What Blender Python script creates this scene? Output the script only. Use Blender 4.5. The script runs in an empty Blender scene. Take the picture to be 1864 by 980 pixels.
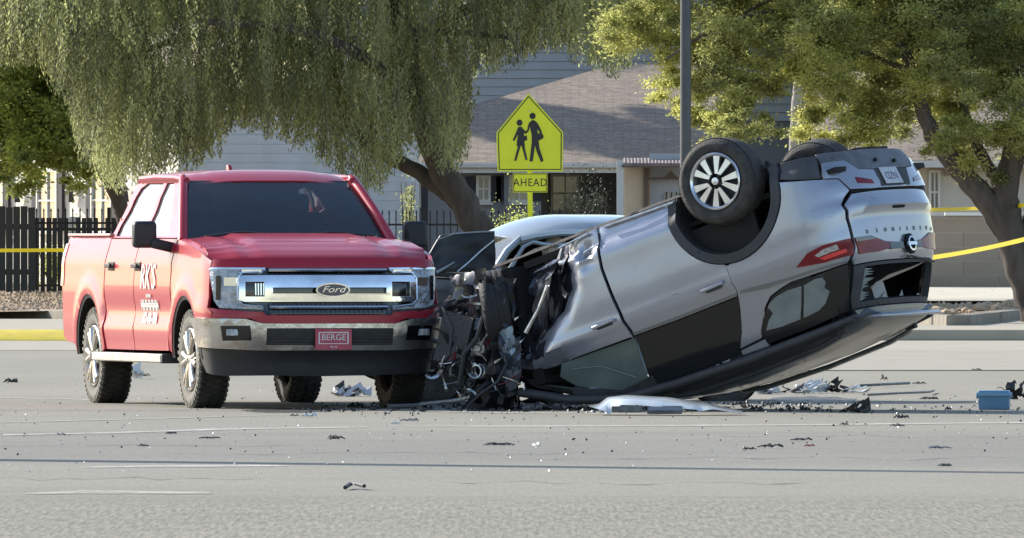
import bpy, bmesh, math, random
import numpy as np
from mathutils import Vector, Matrix, Euler, noise
from mathutils.geometry import delaunay_2d_cdt
R = math.radians
random.seed(7); rng = np.random.default_rng(7)
scn = bpy.context.scene
COL = scn.collection

# ------------------------------------------------------------------ camera, sky, sun
cam = bpy.data.cameras.new('camera'); camo = bpy.data.objects.new('camera', cam); COL.objects.link(camo)
scn.camera = camo
camo.location = (0, 0, 1.45)
camo.rotation_euler = (R(90) - math.atan(65/25900), 0, 0)
cam.sensor_width = 36; cam.lens = 36*25900/1864
cam.clip_start = 1; cam.clip_end = 6000
scn.render.resolution_x = 1024; scn.render.resolution_y = 538
SUN_AZ = math.atan2(.60, -.80)      # direction towards the sun, measured in the xy plane
SUN_EL = R(27)
world = bpy.data.worlds.new('World'); scn.world = world; world.use_nodes = True
wn = world.node_tree; wn.nodes.clear()
sky = wn.nodes.new('ShaderNodeTexSky'); sky.sky_type = 'NISHITA'; sky.sun_disc = False
sky.sun_elevation = SUN_EL; sky.sun_rotation = R(90) - SUN_AZ
sky.dust_density = 1.0; sky.air_density = 1.0; sky.altitude = 350
bgn = wn.nodes.new('ShaderNodeBackground'); bgn.inputs[1].default_value = .14
wo = wn.nodes.new('ShaderNodeOutputWorld')
wn.links.new(sky.outputs[0], bgn.inputs[0]); wn.links.new(bgn.outputs[0], wo.inputs[0])
sl = bpy.data.lights.new('sun', 'SUN'); sl.energy = 4.3; sl.angle = R(.55); sl.color = (1, .95, .87)
so = bpy.data.objects.new('sun', sl); COL.objects.link(so)
sd = Vector((math.cos(SUN_AZ)*math.cos(SUN_EL), math.sin(SUN_AZ)*math.cos(SUN_EL), math.sin(SUN_EL)))
so.rotation_euler = sd.to_track_quat('Z', 'Y').to_euler(); so.location = sd*80
scn.view_settings.view_transform = 'Standard'; scn.view_settings.look = 'None'
scn.view_settings.exposure = 0.78; scn.view_settings.gamma = 1
scn.render.engine = 'CYCLES'
scn.cycles.max_bounces = 6; scn.cycles.transparent_max_bounces = 12

# ------------------------------------------------------------------ materials
MATS = {}
def mat(name, col, rough=.6, metal=0., spec=.5, coat=0., var=0., vscale=3., vcol=None, bump=0., bscale=20., trans=0., emit=None,
        stretch=(1,1,1), coords='Object', alpha=1., sub=0.):
    if name in MATS: return MATS[name]
    m = bpy.data.materials.new(name); m.use_nodes = True; MATS[name] = m
    nt = m.node_tree; b = nt.nodes['Principled BSDF']
    b.inputs['Base Color'].default_value = (*col, 1); b.inputs['Roughness'].default_value = rough
    b.inputs['Metallic'].default_value = metal; b.inputs['Specular IOR Level'].default_value = spec
    b.inputs['Coat Weight'].default_value = coat; b.inputs['Coat Roughness'].default_value = .08
    b.inputs['Transmission Weight'].default_value = trans; b.inputs['Alpha'].default_value = alpha
    if emit: b.inputs['Emission Color'].default_value = (*emit[0], 1); b.inputs['Emission Strength'].default_value = emit[1]
    if var or bump:
        tc = nt.nodes.new('ShaderNodeTexCoord'); mp = nt.nodes.new('ShaderNodeMapping'); mp.inputs['Scale'].default_value = stretch
        nt.links.new(tc.outputs[coords], mp.inputs[0])
    if var:
        n = nt.nodes.new('ShaderNodeTexNoise'); n.inputs['Scale'].default_value = vscale; n.inputs['Detail'].default_value = 6; n.inputs['Roughness'].default_value = .62
        nt.links.new(mp.outputs[0], n.inputs['Vector'])
        cr = nt.nodes.new('ShaderNodeValToRGB'); cr.color_ramp.elements[0].position = .32; cr.color_ramp.elements[1].position = .68
        c2 = vcol or tuple(min(1, c*(1+var)) for c in col)
        c1 = tuple(c*(1-var) for c in col) if vcol is None else col
        cr.color_ramp.elements[0].color = (*c1, 1); cr.color_ramp.elements[1].color = (*c2, 1)
        nt.links.new(n.outputs[0], cr.inputs[0]); nt.links.new(cr.outputs[0], b.inputs['Base Color'])
    if bump:
        n2 = nt.nodes.new('ShaderNodeTexNoise'); n2.inputs['Scale'].default_value = bscale; n2.inputs['Detail'].default_value = 5
        nt.links.new(mp.outputs[0], n2.inputs['Vector'])
        bp = nt.nodes.new('ShaderNodeBump'); bp.inputs['Strength'].default_value = bump; bp.inputs['Distance'].default_value = .02
        nt.links.new(n2.outputs[0], bp.inputs['Height']); nt.links.new(bp.outputs[0], b.inputs['Normal'])
    return m

def paint(name, col, dirt=(.30,.26,.22), amount=.35, metal=0., rough=.32, low=.5, coat=1., scratch=0.):
    """car paint with a film of road dust that thickens towards the sills (local z)"""
    if name in MATS: return MATS[name]
    m = bpy.data.materials.new(name); m.use_nodes = True; MATS[name] = m
    nt = m.node_tree; b = nt.nodes['Principled BSDF']; L = nt.links
    tc = nt.nodes.new('ShaderNodeTexCoord'); n = nt.nodes.new('ShaderNodeTexNoise'); n.inputs['Scale'].default_value = 2.6; n.inputs['Detail'].default_value = 8; n.inputs['Roughness'].default_value = .7
    L.new(tc.outputs['Object'], n.inputs['Vector'])
    sx = nt.nodes.new('ShaderNodeSeparateXYZ'); L.new(tc.outputs['Object'], sx.inputs[0])
    mr = nt.nodes.new('ShaderNodeMapRange'); mr.inputs[1].default_value = low+.35; mr.inputs[2].default_value = low-.15; mr.inputs[3].default_value = .12; mr.inputs[4].default_value = 1.
    L.new(sx.outputs[2], mr.inputs[0])
    m1 = nt.nodes.new('ShaderNodeMath'); m1.operation = 'MULTIPLY'; L.new(mr.outputs[0], m1.inputs[0]); L.new(n.outputs[0], m1.inputs[1])
    m2 = nt.nodes.new('ShaderNodeMath'); m2.operation = 'MULTIPLY'; L.new(m1.outputs[0], m2.inputs[0]); m2.inputs[1].default_value = amount*1.6
    mx = nt.nodes.new('ShaderNodeMix'); mx.data_type = 'RGBA'; mx.inputs[6].default_value = (*col, 1); mx.inputs[7].default_value = (*dirt, 1)
    L.new(m2.outputs[0], mx.inputs[0]); L.new(mx.outputs[2], b.inputs['Base Color'])
    if scratch:
        mp = nt.nodes.new('ShaderNodeMapping'); mp.inputs['Scale'].default_value = (1.6,2,16); mp.inputs['Rotation'].default_value = (0,.25,0); L.new(tc.outputs['Object'], mp.inputs[0])
        n3 = nt.nodes.new('ShaderNodeTexNoise'); n3.inputs['Scale'].default_value = 2.2; n3.inputs['Detail'].default_value = 7; n3.inputs['Roughness'].default_value = .7; L.new(mp.outputs[0], n3.inputs['Vector'])
        r3 = nt.nodes.new('ShaderNodeMapRange'); r3.inputs[1].default_value = .64; r3.inputs[2].default_value = .70; r3.inputs[3].default_value = 0; r3.inputs[4].default_value = scratch; L.new(n3.outputs[0], r3.inputs[0])
        m3 = nt.nodes.new('ShaderNodeMix'); m3.data_type = 'RGBA'; m3.inputs[7].default_value = (.10,.10,.105,1); L.new(r3.outputs[0], m3.inputs[0]); L.new(mx.outputs[2], m3.inputs[6]); L.new(m3.outputs[2], b.inputs['Base Color'])
        n4 = nt.nodes.new('ShaderNodeTexNoise'); n4.inputs['Scale'].default_value = 1.7; n4.inputs['Detail'].default_value = 2; L.new(tc.outputs['Object'], n4.inputs['Vector'])
        bq_ = nt.nodes.new('ShaderNodeBump'); bq_.inputs['Strength'].default_value = .35; bq_.inputs['Distance'].default_value = .05; L.new(n4.outputs[0], bq_.inputs['Height']); L.new(bq_.outputs[0], b.inputs['Normal'])
    b.inputs['Metallic'].default_value = metal; b.inputs['Coat Weight'].default_value = coat; b.inputs['Coat Roughness'].default_value = .06; b.inputs['Specular IOR Level'].default_value = .4
    mr2 = nt.nodes.new('ShaderNodeMapRange'); mr2.inputs[3].default_value = rough; mr2.inputs[4].default_value = .7; L.new(m2.outputs[0], mr2.inputs[0]); L.new(mr2.outputs[0], b.inputs['Roughness'])
    return m

def leafmat(name, c1, c2, tr=.5):
    m = bpy.data.materials.new(name); m.use_nodes = True; MATS[name] = m
    nt = m.node_tree; L = nt.links; b = nt.nodes['Principled BSDF']
    at = nt.nodes.new('ShaderNodeAttribute'); at.attribute_name = 'tone'
    cr = nt.nodes.new('ShaderNodeValToRGB'); cr.color_ramp.elements[0].color = (*c1, 1); cr.color_ramp.elements[1].color = (*c2, 1)
    L.new(at.outputs['Fac'], cr.inputs[0]); L.new(cr.outputs[0], b.inputs['Base Color']); b.inputs['Roughness'].default_value = .55
    t = nt.nodes.new('ShaderNodeBsdfTranslucent')
    hs = nt.nodes.new('ShaderNodeHueSaturation'); hs.inputs['Value'].default_value = 1.5; hs.inputs['Hue'].default_value = .485; L.new(cr.outputs[0], hs.inputs['Color']); L.new(hs.outputs[0], t.inputs[0])
    mx = nt.nodes.new('ShaderNodeMixShader'); mx.inputs[0].default_value = tr
    L.new(b.outputs[0], mx.inputs[1]); L.new(t.outputs[0], mx.inputs[2]); L.new(mx.outputs[0], nt.nodes['Material Output'].inputs[0])
    return m

def glassmat(name, col, rough=.03, alpha=.55, spec=.8):
    """tinted glass: part dark film, part see-through, with a real fresnel sheen"""
    m = bpy.data.materials.new(name); m.use_nodes = True; MATS[name] = m
    nt = m.node_tree; L = nt.links; b = nt.nodes['Principled BSDF']
    b.inputs['Base Color'].default_value = (*col, 1); b.inputs['Roughness'].default_value = rough; b.inputs['Specular IOR Level'].default_value = spec
    b.inputs['Coat Weight'].default_value = 1; b.inputs['Coat Roughness'].default_value = rough
    b.inputs['Alpha'].default_value = alpha
    return m

# ------------------------------------------------------------------ mesh builders
class MB:
    def __init__(s): s.v = []; s.f = []
    def add(s, vs, fs):
        o = len(s.v); s.v += [tuple(p) for p in vs]; s.f += [tuple(i+o for i in f) for f in fs]; return s
    def box(s, c, d, rot=None, taper=(1,1)):
        x, y, z = [k/2 for k in d]; vs = []
        for k in (-1, 1):
            t = taper if k > 0 else (1, 1)
            for i, j in ((-1,-1),(1,-1),(1,1),(-1,1)): vs.append(Vector((i*x*t[0], j*y*t[1], k*z)))
        M = Euler(rot).to_matrix() if rot is not None else Matrix.Identity(3)
        vs = [M@v+Vector(c) for v in vs]
        return s.add(vs, [(0,3,2,1),(4,5,6,7),(0,1,5,4),(1,2,6,5),(2,3,7,6),(3,0,4,7)])
    def tube(s, pts, rad, n=8, caps=True):
        pts = [Vector(p) for p in pts]; rad = rad if hasattr(rad, '__len__') else [rad]*len(pts)
        up = None; rings = []
        for i, p in enumerate(pts):
            t = (pts[min(i+1, len(pts)-1)]-pts[max(i-1, 0)]).normalized()
            if up is None: up = t.orthogonal().normalized()
            up = (up-t*up.dot(t)).normalized() if (up-t*up.dot(t)).length > 1e-6 else t.orthogonal().normalized(); w = t.cross(up)
            rings.append([p+(up*math.cos(2*math.pi*k/n)+w*math.sin(2*math.pi*k/n))*rad[i] for k in range(n)])
        vs = [v for r in rings for v in r]; fs = []
        for i in range(len(pts)-1):
            for k in range(n): a = i*n+k; b = i*n+(k+1) % n; fs.append((a, b, b+n, a+n))
        if caps: fs.append(tuple(range(n))[::-1]); fs.append(tuple(range((len(pts)-1)*n, len(pts)*n)))
        return s.add(vs, fs)
    def lathe(s, prof, axis='y', c=(0,0,0), n=48, closed=False):
        """prof: list of (radius, along axis)"""
        vs = []; m = len(prof)
        for k in range(n):
            a = 2*math.pi*k/n; ca, sa = math.cos(a), math.sin(a)
            for r, h in prof:
                p = (r*ca, h, r*sa) if axis == 'y' else (r*ca, r*sa, h) if axis == 'z' else (h, r*ca, r*sa)
                vs.append((p[0]+c[0], p[1]+c[1], p[2]+c[2]))
        fs = []
        mm = m if closed else m-1
        for k in range(n):
            for i in range(mm):
                a = k*m+i; b = k*m+(i+1) % m; c2 = ((k+1) % n)*m+(i+1) % m; d = ((k+1) % n)*m+i
                fs.append((a, b, c2, d) if axis != 'z' else (a, d, c2, b))
        return s.add(vs, fs)
    def prism(s, poly, y0, y1, plane='xz'):
        n = len(poly)
        def P(a, b, h): return (a, h, b) if plane == 'xz' else (a, b, h) if plane == 'xy' else (h, a, b)
        vs = [P(a, b, y0) for a, b in poly]+[P(a, b, y1) for a, b in poly]
        fs = [tuple(range(n)), tuple(range(n, 2*n))[::-1]]+[(i, i+n, (i+1) % n+n, (i+1) % n) for i in range(n)]
        return s.add(vs, fs)
    def grid(s, fn, us, vs_):
        n = len(vs_); vv = [fn(u, v) for u in us for v in vs_]
        return s.add(vv, [(i*n+j, (i+1)*n+j, (i+1)*n+j+1, i*n+j+1) for i in range(len(us)-1) for j in range(n-1)])
    def thick(s, th, d):
        """give an open sheet a back and a rim, offset along d"""
        n = len(s.v); d = Vector(d)*th; e = {}
        for f in s.f:
            for a, b in zip(f, f[1:]+f[:1]): e[(a, b)] = 1
        fs = [tuple(i+n for i in f[::-1]) for f in s.f]
        for (a, b) in list(e):
            if (b, a) not in e: fs.append((b, a, a+n, b+n))
        s.v += [tuple(Vector(p)+d) for p in s.v]; s.f += fs; return s
    def mesh(s, name, sharp=38, recalc=True):
        me = bpy.data.meshes.new(name); me.from_pydata(s.v, [], s.f)
        if recalc:
            bm = bmesh.new(); bm.from_mesh(me); bmesh.ops.recalc_face_normals(bm, faces=bm.faces); bm.to_mesh(me); bm.free()
        if sharp:
            me.polygons.foreach_set('use_smooth', [True]*len(me.polygons)); me.set_sharp_from_angle(angle=R(sharp))
        return me
def link(name, me, material, parent=None, kind=None):
    o = bpy.data.objects.new(name, me); COL.objects.link(o)
    if material is not None and me is not None and len(me.materials) == 0: me.materials.append(material)
    if parent: o.parent = parent
    if kind: o['kind'] = kind
    return o
def obj(name, mb, material, parent=None, kind=None, sharp=38, bevel=0, recalc=True):
    o = link(name, mb.mesh(name, sharp, recalc), material, parent, kind)
    if bevel:
        b = o.modifiers.new('bevel', 'BEVEL'); b.width = bevel; b.segments = 2; b.limit_method = 'ANGLE'; b.angle_limit = R(50)
    return o
def tag(o, label, cat, group=None):
    o['label'] = label; o['category'] = cat
    if group: o['group'] = group
    return o
def thing(name, label, cat, loc=(0,0,0), rot=(0,0,0), group=None):
    o = bpy.data.objects.new(name, None); COL.objects.link(o); o.location = loc; o.rotation_euler = rot
    return tag(o, label, cat, group)
def text(name, body, size, material, parent, M, ext=.002, shear=0., spacing=1., sx=1.):
    cu = bpy.data.curves.new(name, 'FONT'); cu.body = body; cu.size = size; cu.extrude = ext; cu.align_x = 'CENTER'; cu.align_y = 'CENTER'; cu.shear = shear; cu.space_character = spacing
    cu.resolution_u = 3
    t = bpy.data.objects.new('tmp', cu); COL.objects.link(t); bpy.context.view_layer.update()
    me = bpy.data.meshes.new_from_object(t.evaluated_get(bpy.context.evaluated_depsgraph_get())); bpy.data.objects.remove(t)
    me.transform(Matrix.Diagonal((sx, 1, 1, 1))); me.transform(M)
    return link(name, me, material, parent)
def frame(o, ux, uy):
    """matrix whose local x is ux and local y is uy"""
    ux = Vector(ux).normalized(); uy = Vector(uy); uz = ux.cross(uy).normalized(); uy = uz.cross(ux)
    M = Matrix.Identity(4)
    for i in range(3): M[i][0] = ux[i]; M[i][1] = uy[i]; M[i][2] = uz[i]; M[i][3] = o[i]
    return M

# ------------------------------------------------------------------ curved body shells and panels cut out of them
def lerp_tab(tab, z):
    if z <= tab[0][0]: return tab[0][1]
    for (a, va), (b, vb) in zip(tab, tab[1:]):
        if z <= b:
            t = (z-a)/(b-a); t = t*t*(3-2*t)*.5+t*.5
            return va+(vb-va)*t
    return tab[-1][1]
class Shell:
    """u<=0 right side (x=xs+d*u), 0..K*pi wraps round the end, beyond is the left side"""
    def __init__(s, xs, d, wt, lt, n, K, taper, extra=None): s.xs, s.d, s.wt, s.lt, s.n, s.K, s.taper, s.extra = xs, d, wt, lt, n, K, taper, extra
    def base(s, u, z):
        w = lerp_tab(s.wt, z); K = s.K
        if u <= 0: x = s.xs+s.d*u; return (x, -w*s.taper(x)-(s.extra(x, z) if s.extra else 0), z)
        if u >= K*math.pi: x = s.xs-s.d*(u-K*math.pi); return (x, w*s.taper(x)+(s.extra(x, z) if s.extra else 0), z)
        a = u/K; c, q = math.cos(a), math.sin(a); r = (abs(c)**s.n+abs(q)**s.n)**(-1/s.n)
        L = lerp_tab(s.lt, z)-s.xs*s.d
        y = -w*s.taper(s.xs)*c*r
        if s.extra: y -= s.extra(s.xs, z)*c
        return (s.xs+s.d*L*q*r, y, z)
    def __call__(s, u, z, off=0.):
        p = Vector(s.base(u, z))
        if not off: return p
        e = .006; n = (Vector(s.base(u+e, z))-p).cross(Vector(s.base(u, z+e))-p); n.normalize()
        return p+n*(off*s.d)
    def U(s, y, z):
        a, b = 0, s.K*math.pi
        for _ in range(30):
            m = (a+b)/2
            if s.base(m, z)[1] < y: a = m
            else: b = m
        return (a+b)/2
def sheet(fn):
    """surface from fn(a,b)->xyz with numeric normal"""
    def g(a, b, off=0.):
        p = Vector(fn(a, b))
        if not off: return p
        e = .005; n = (Vector(fn(a+e, b))-p).cross(Vector(fn(a, b+e))-p); n.normalize(); return p+n*off
    return g
def inset(poly, g):
    if not g: return poly
    n = len(poly); A = sum(poly[i][0]*poly[(i+1) % n][1]-poly[(i+1) % n][0]*poly[i][1] for i in range(n)); sg = 1 if A > 0 else -1; out = []
    for i in range(n):
        p0, p1, p2 = Vector(poly[i-1]), Vector(poly[i]), Vector(poly[(i+1) % n])
        d1 = (p1-p0).normalized(); d2 = (p2-p1).normalized(); n1 = Vector((-d1.y, d1.x))*sg; n2 = Vector((-d2.y, d2.x))*sg
        b = n1+n2; l = b.length
        b = b/l if l > .2 else n1; k = g/max(.35, b.dot(n1)); out.append(tuple(p1+b*k))
    return out
def dens(poly, h):
    out = []
    n = len(poly)
    for i in range(n):
        a, b = Vector(poly[i]), Vector(poly[(i+1) % n]); m = max(1, int((b-a).length/h))
        out += [tuple(a+(b-a)*k/m) for k in range(m)]
    return out
def pip(p, poly):
    x, y = p; c = False; n = len(poly); j = n-1
    for i in range(n):
        xi, yi = poly[i]; xj, yj = poly[j]
        if (yi > y) != (yj > y) and x < (xj-xi)*(y-yi)/(yj-yi)+xi: c = not c
        j = i
    return c
def panel(surf, poly, holes=(), off=0., th=.03, h=.06, gap=0., mirror=False, disp=None, both=False):
    poly = dens(inset(poly, gap), h); holes = [dens(q, h) for q in holes]
    vs = list(poly); ed = [(i, (i+1) % len(poly)) for i in range(len(poly))]
    for q in holes:
        o = len(vs); vs += q; ed += [(o+i, o+(i+1) % len(q)) for i in range(len(q))]
    nb = len(vs)
    x0, x1 = min(p[0] for p in poly), max(p[0] for p in poly); z0, z1 = min(p[1] for p in poly), max(p[1] for p in poly)
    bset = np.array(vs)
    nx, nz = int((x1-x0)/h)+1, int((z1-z0)/h)+1
    for i in range(1, nx+1):
        for j in range(1, nz+1):
            p = (x0+(i-.5)*h, z0+(j-.5)*h)
            if p[0] > x1 or p[1] > z1 or not pip(p, poly) or any(pip(p, q) for q in holes): continue
            if ((bset-p)**2).sum(1).min() < (.4*h)**2: continue
            vs.append(p)
    res = delaunay_2d_cdt([Vector(v) for v in vs], ed, [], 0, 1e-6)
    V2, F = res[0], res[2]
    fs = []
    for f in F:
        c = sum((V2[i] for i in f), Vector((0, 0)))/len(f)
        if pip(c, poly) and not any(pip(c, q) for q in holes): fs.append(tuple(f))
    P = [surf(v.x, v.y, off) for v in V2]; Q = [surf(v.x, v.y, off-th) for v in V2]
    if disp:
        P2 = [disp(p, v.x, v.y) for p, v in zip(P, V2)]; Q = [q+(b-a) for q, a, b in zip(Q, P, P2)]; P = P2
    mb = MB(); n = len(P); e = {}
    for f in fs:
        for a, b in zip(f, f[1:]+f[:1]): e[(a, b)] = 1
    ff = list(fs)+[tuple(i+n for i in f[::-1]) for f in fs]
    for (a, b) in e:
        if (b, a) not in e: ff.append((b, a, a+n, b+n))
    mb.add(P+Q, ff)
    if mirror: mb.v = [(p[0], -p[1], p[2]) for p in mb.v]
    if both:
        o = len(mb.v); mb.v += [(p[0], -p[1], p[2]) for p in mb.v]; mb.f += [tuple(i+o for i in f[::-1]) for f in list(mb.f)]
    return mb
def arcpts(cx, cz, r, a0, a1, n=14): return [(cx+r*math.cos(R(a0+(a1-a0)*i/n)), cz+r*math.sin(R(a0+(a1-a0)*i/n))) for i in range(n+1)]
def mirp(poly): return [(p[0], p[1]) for p in poly]
# ------------------------------------------------------------------ shared vehicle materials
M_red = paint('red_paint', (.40,.012,.030), dirt=(.34,.16,.17), amount=.16, low=.62, rough=.36, coat=.42)
M_redin = mat('red_shadow_gap', (.10,.006,.012), .6)
M_tyre = mat('tyre_rubber', (.022,.022,.023), .82, var=.5, vscale=8, vcol=(.075,.07,.062), bump=.5, bscale=60)
M_tyre_d = mat('dusty_tread', (.018,.018,.018), .9, var=.4, vscale=10, vcol=(.04,.038,.034), bump=.5, bscale=50)
def _dust_walls(m):
    nt = m.node_tree; L = nt.links; b = nt.nodes['Principled BSDF']; tc = nt.nodes.new('ShaderNodeTexCoord'); s = nt.nodes.new('ShaderNodeSeparateXYZ'); L.new(tc.outputs['Object'], s.inputs[0])
    a = nt.nodes.new('ShaderNodeMath'); a.operation = 'ABSOLUTE'; L.new(s.outputs[1], a.inputs[0]); r = nt.nodes.new('ShaderNodeMapRange'); r.inputs[1].default_value = .105; r.inputs[2].default_value = .128; L.new(a.outputs[0], r.inputs[0])
    old = b.inputs['Base Color'].links[0].from_socket; x = nt.nodes.new('ShaderNodeMix'); x.data_type = 'RGBA'; x.inputs[7].default_value = (.20,.185,.155,1); L.new(r.outputs[0], x.inputs[0]); L.new(old, x.inputs[6]); L.new(x.outputs[2], b.inputs['Base Color'])
_dust_walls(M_tyre_d)
M_chrome = mat('chrome', (.82,.84,.87), .09, metal=1., var=.08, vscale=2.5, vcol=(.60,.61,.62))
M_chromed = mat('dusty_chrome', (.66,.65,.62), .26, metal=.9, var=.25, vscale=6, vcol=(.42,.38,.33), bump=.15, bscale=25)
M_black = mat('black_plastic', (.018,.019,.021), .55, var=.3, vscale=6, vcol=(.035,.034,.033))
M_blackg = mat('gloss_black', (.008,.008,.010), .12, coat=.6)
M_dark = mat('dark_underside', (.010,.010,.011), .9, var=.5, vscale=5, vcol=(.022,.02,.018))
M_gap = mat('dark_gap', (.006,.006,.007), .9)
M_seat = mat('seat_cloth', (.13,.135,.14), .85, var=.3, vscale=9)
M_lens = mat('clear_lens', (.62,.64,.66), .16, metal=.3, coat=1., var=.5, vscale=16, vcol=(.24,.26,.28), bump=.9, bscale=30)
M_reflector = mat('lamp_reflector', (.85,.86,.88), .12, metal=1.)
M_amber = mat('amber_lens', (.7,.25,.03), .2, coat=1)
M_white = mat('white_vinyl', (.80,.80,.76), .5, var=.1, vscale=20, vcol=(.74,.73,.68))
M_wind = glassmat('windshield_glass', (.020,.036,.042), .03, .46)
M_side = glassmat('side_glass', (.30,.36,.42), .04, .93, spec=1.0)
M_side.node_tree.nodes['Principled BSDF'].inputs['Metallic'].default_value = .75
M_side.node_tree.nodes['Principled BSDF'].inputs['Base Color'].default_value = (.78,.84,.90,1)
M_alu = mat('brushed_step', (.62,.61,.58), .35, metal=.7, var=.3, vscale=12, vcol=(.5,.47,.42))

def wheel(parent, c, r, w, rr, side, style, tread, rot=(0,0,0), lugs=True):
    """side -1: outer face looks to -y"""
    we = bpy.data.objects.new('wheel', None); COL.objects.link(we); we.parent = parent; we.location = c; we.rotation_euler = rot
    h = w/2; s = side
    prof = [(rr-.01, -h*.62), (rr+.012, -h*.86), (rr+.03, -h*.9), ((r+rr)/2, -h), (r-.045, -h*.97), (r-.014, -h*.84), (r, -h*.6), (r+.003, 0),
            (r, h*.6), (r-.014, h*.84), (r-.045, h*.97), ((r+rr)/2, h), (rr+.03, h*.9), (rr+.012, h*.86), (rr-.01, h*.62)]
    mb = MB().lathe(prof, 'y', n=72)
    if lugs:
        n = 44
        for k in range(n):
            a = 2*math.pi*k/n
            for row, (y, wd) in enumerate(((-h*.74, w*.16), (-h*.3, w*.2), (h*.3, w*.2), (h*.74, w*.16))):
                aa = a+(row % 2)*math.pi/n
                mb.box(((r+.001)*math.cos(aa), y, (r+.001)*math.sin(aa)), (.016, wd, .034), rot=(0, -aa, 0))
            if lugs == 2:
                for y in (-h*.93, h*.93): mb.box(((r-.03)*math.cos(a), y, (r-.03)*math.sin(a)), (.05, .018, .026), rot=(0, -a, 0))
    else:
        for y in (-.55, -.2, .2, .55): mb.lathe([(r+.0035, h*y-.012), (r+.007, h*y-.006), (r+.007, h*y+.03), (r+.0035, h*y+.036)], 'y', n=72)
    obj('tyre', mb, tread, we)
    ys = s*h*.80
    rim = MB()
    rim.lathe([(rr, s*h*.88), (rr-.012, s*h*.93), (rr-.024, s*h*.86), (rr-.030, s*h*.45), (rr-.045, -s*h*.6)], 'y', n=64)
    if style == 'truck':
        mm = M_chromed
        for k in range(6):
            a = 2*math.pi*k/6
            for da in (-.17, .17):
                a2 = a+da; p0 = Vector((.05*math.cos(a), ys*.95, .05*math.sin(a))); p1 = Vector(((rr-.02)*math.cos(a2), ys*1.02, (rr-.02)*math.sin(a2)))
                rim.tube([p0, (p0+p1)/2+Vector((0, s*.012, 0)), p1], [.036, .026, .034], n=8)
        rim.lathe([(.0, s*h*.98), (.055, s*h*.96), (.075, s*h*.88), (.085, s*h*.5)], 'y', n=24)
    else:
        mm = mat('machined_alloy', (.78,.80,.83), .22, metal=.85, var=.2, vscale=9, vcol=(.6,.6,.62))
        for k in range(5):
            a = 2*math.pi*k/5+.3
            for da in (-.20, .20):
                a2 = a+da; a3 = a+da*1.45; d = Vector((math.cos(a2), 0, math.sin(a2))); t = Vector((-d.z, 0, d.x)); e = Vector((math.cos(a3), 0, math.sin(a3))); te = Vector((-e.z, 0, e.x))
                r0, r1 = .062, rr-.018; w0, w1 = .014, .030
                y0, y1 = ys*1.02, ys*.98
                q = [d*r0-t*w0, d*r0+t*w0, e*r1+te*w1, e*r1-te*w1]
                vs = [p+Vector((0, (y0 if i < 2 else y1)*1.0, 0)) for i, p in enumerate(q)]+[p+Vector((0, (y0 if i < 2 else y1)-s*.035, 0)) for i, p in enumerate(q)]
                rim.add(vs, [(0,1,2,3), (7,6,5,4), (0,4,5,1), (1,5,6,2), (2,6,7,3), (3,7,4,0)])
        rim.lathe([(.0, s*h*.90), (.03, s*h*.88), (.034, s*h*.80)], 'y', n=24)
        rim.lathe([(rr+.002, s*h*.90), (rr-.008, s*h*.96), (rr-.016, s*h*.90)], 'y', n=64)
    obj('rim', rim, mm, we, sharp=50)
    hub = MB().lathe([(0, s*h*.35), (rr-.03, s*h*.35)], 'y', n=40)
    hub.lathe([(.06, s*h*.4), (.17, s*h*.38), (.17, s*h*.2)], 'y', n=32)
    for k in range(5): hub.tube([(.055*math.cos(k*1.2566), s*h*.5, .055*math.sin(k*1.2566)), (.055*math.cos(k*1.2566), s*h*.93, .055*math.sin(k*1.2566))], .010, n=6)
    obj('brake_hub', hub, mat('hub_dark', (.02,.02,.022), .5, metal=.3), we)
    return we

# ------------------------------------------------------------------ red pickup truck
def arch_f(cx, cz, x, z, r, wd, h):
    d = math.hypot(x-cx, z-cz); t = max(0, 1-abs(d-r)/wd); return h*t*t*(3-2*t)
def truck_extra(x, z):
    e = max(arch_f(0, .42, x, z, .57, .13, .026), arch_f(-3.68, .42, x, z, .57, .13, .026)) if z > .3 else 0
    if -3.15 < x < -.55: e += .014*math.exp(-((z-.64)/.035)**2)-.022*math.exp(-((z-.80)/.10)**2)+.008*math.exp(-((z-1.22)/.05)**2)
    elif x <= -3.15: e += .010*math.exp(-((z-1.22)/.05)**2)
    return e
TR = Shell(.42, 1, [(.3,.955),(.5,.985),(.7,.995),(1.0,.995),(1.15,.985),(1.28,.965),(1.40,.935),(1.45,.90),(1.7,.80),(1.9,.72)],
   [(.2,.82),(.42,.86),(.5,.93),(.62,.96),(.8,.96),(.84,.93),(1.0,.93),(1.18,.89),(1.26,.84),(1.3,.78)], 4.2, .52, lambda x: 1., truck_extra)
def sx(*pts): return [(x-.42, z) for x, z in pts]          # side panels in (x, z)
def fy(*pts): return [(TR.U(y, z), z) for y, z in pts]      # front panels in (y, z)
truck = thing('pickup_truck', 'red crew cab pickup truck with white door lettering and a big chrome grille', 'truck', (-1.744, 118.25, 0), (0, 0, R(-75.8)))
T = truck
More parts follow.
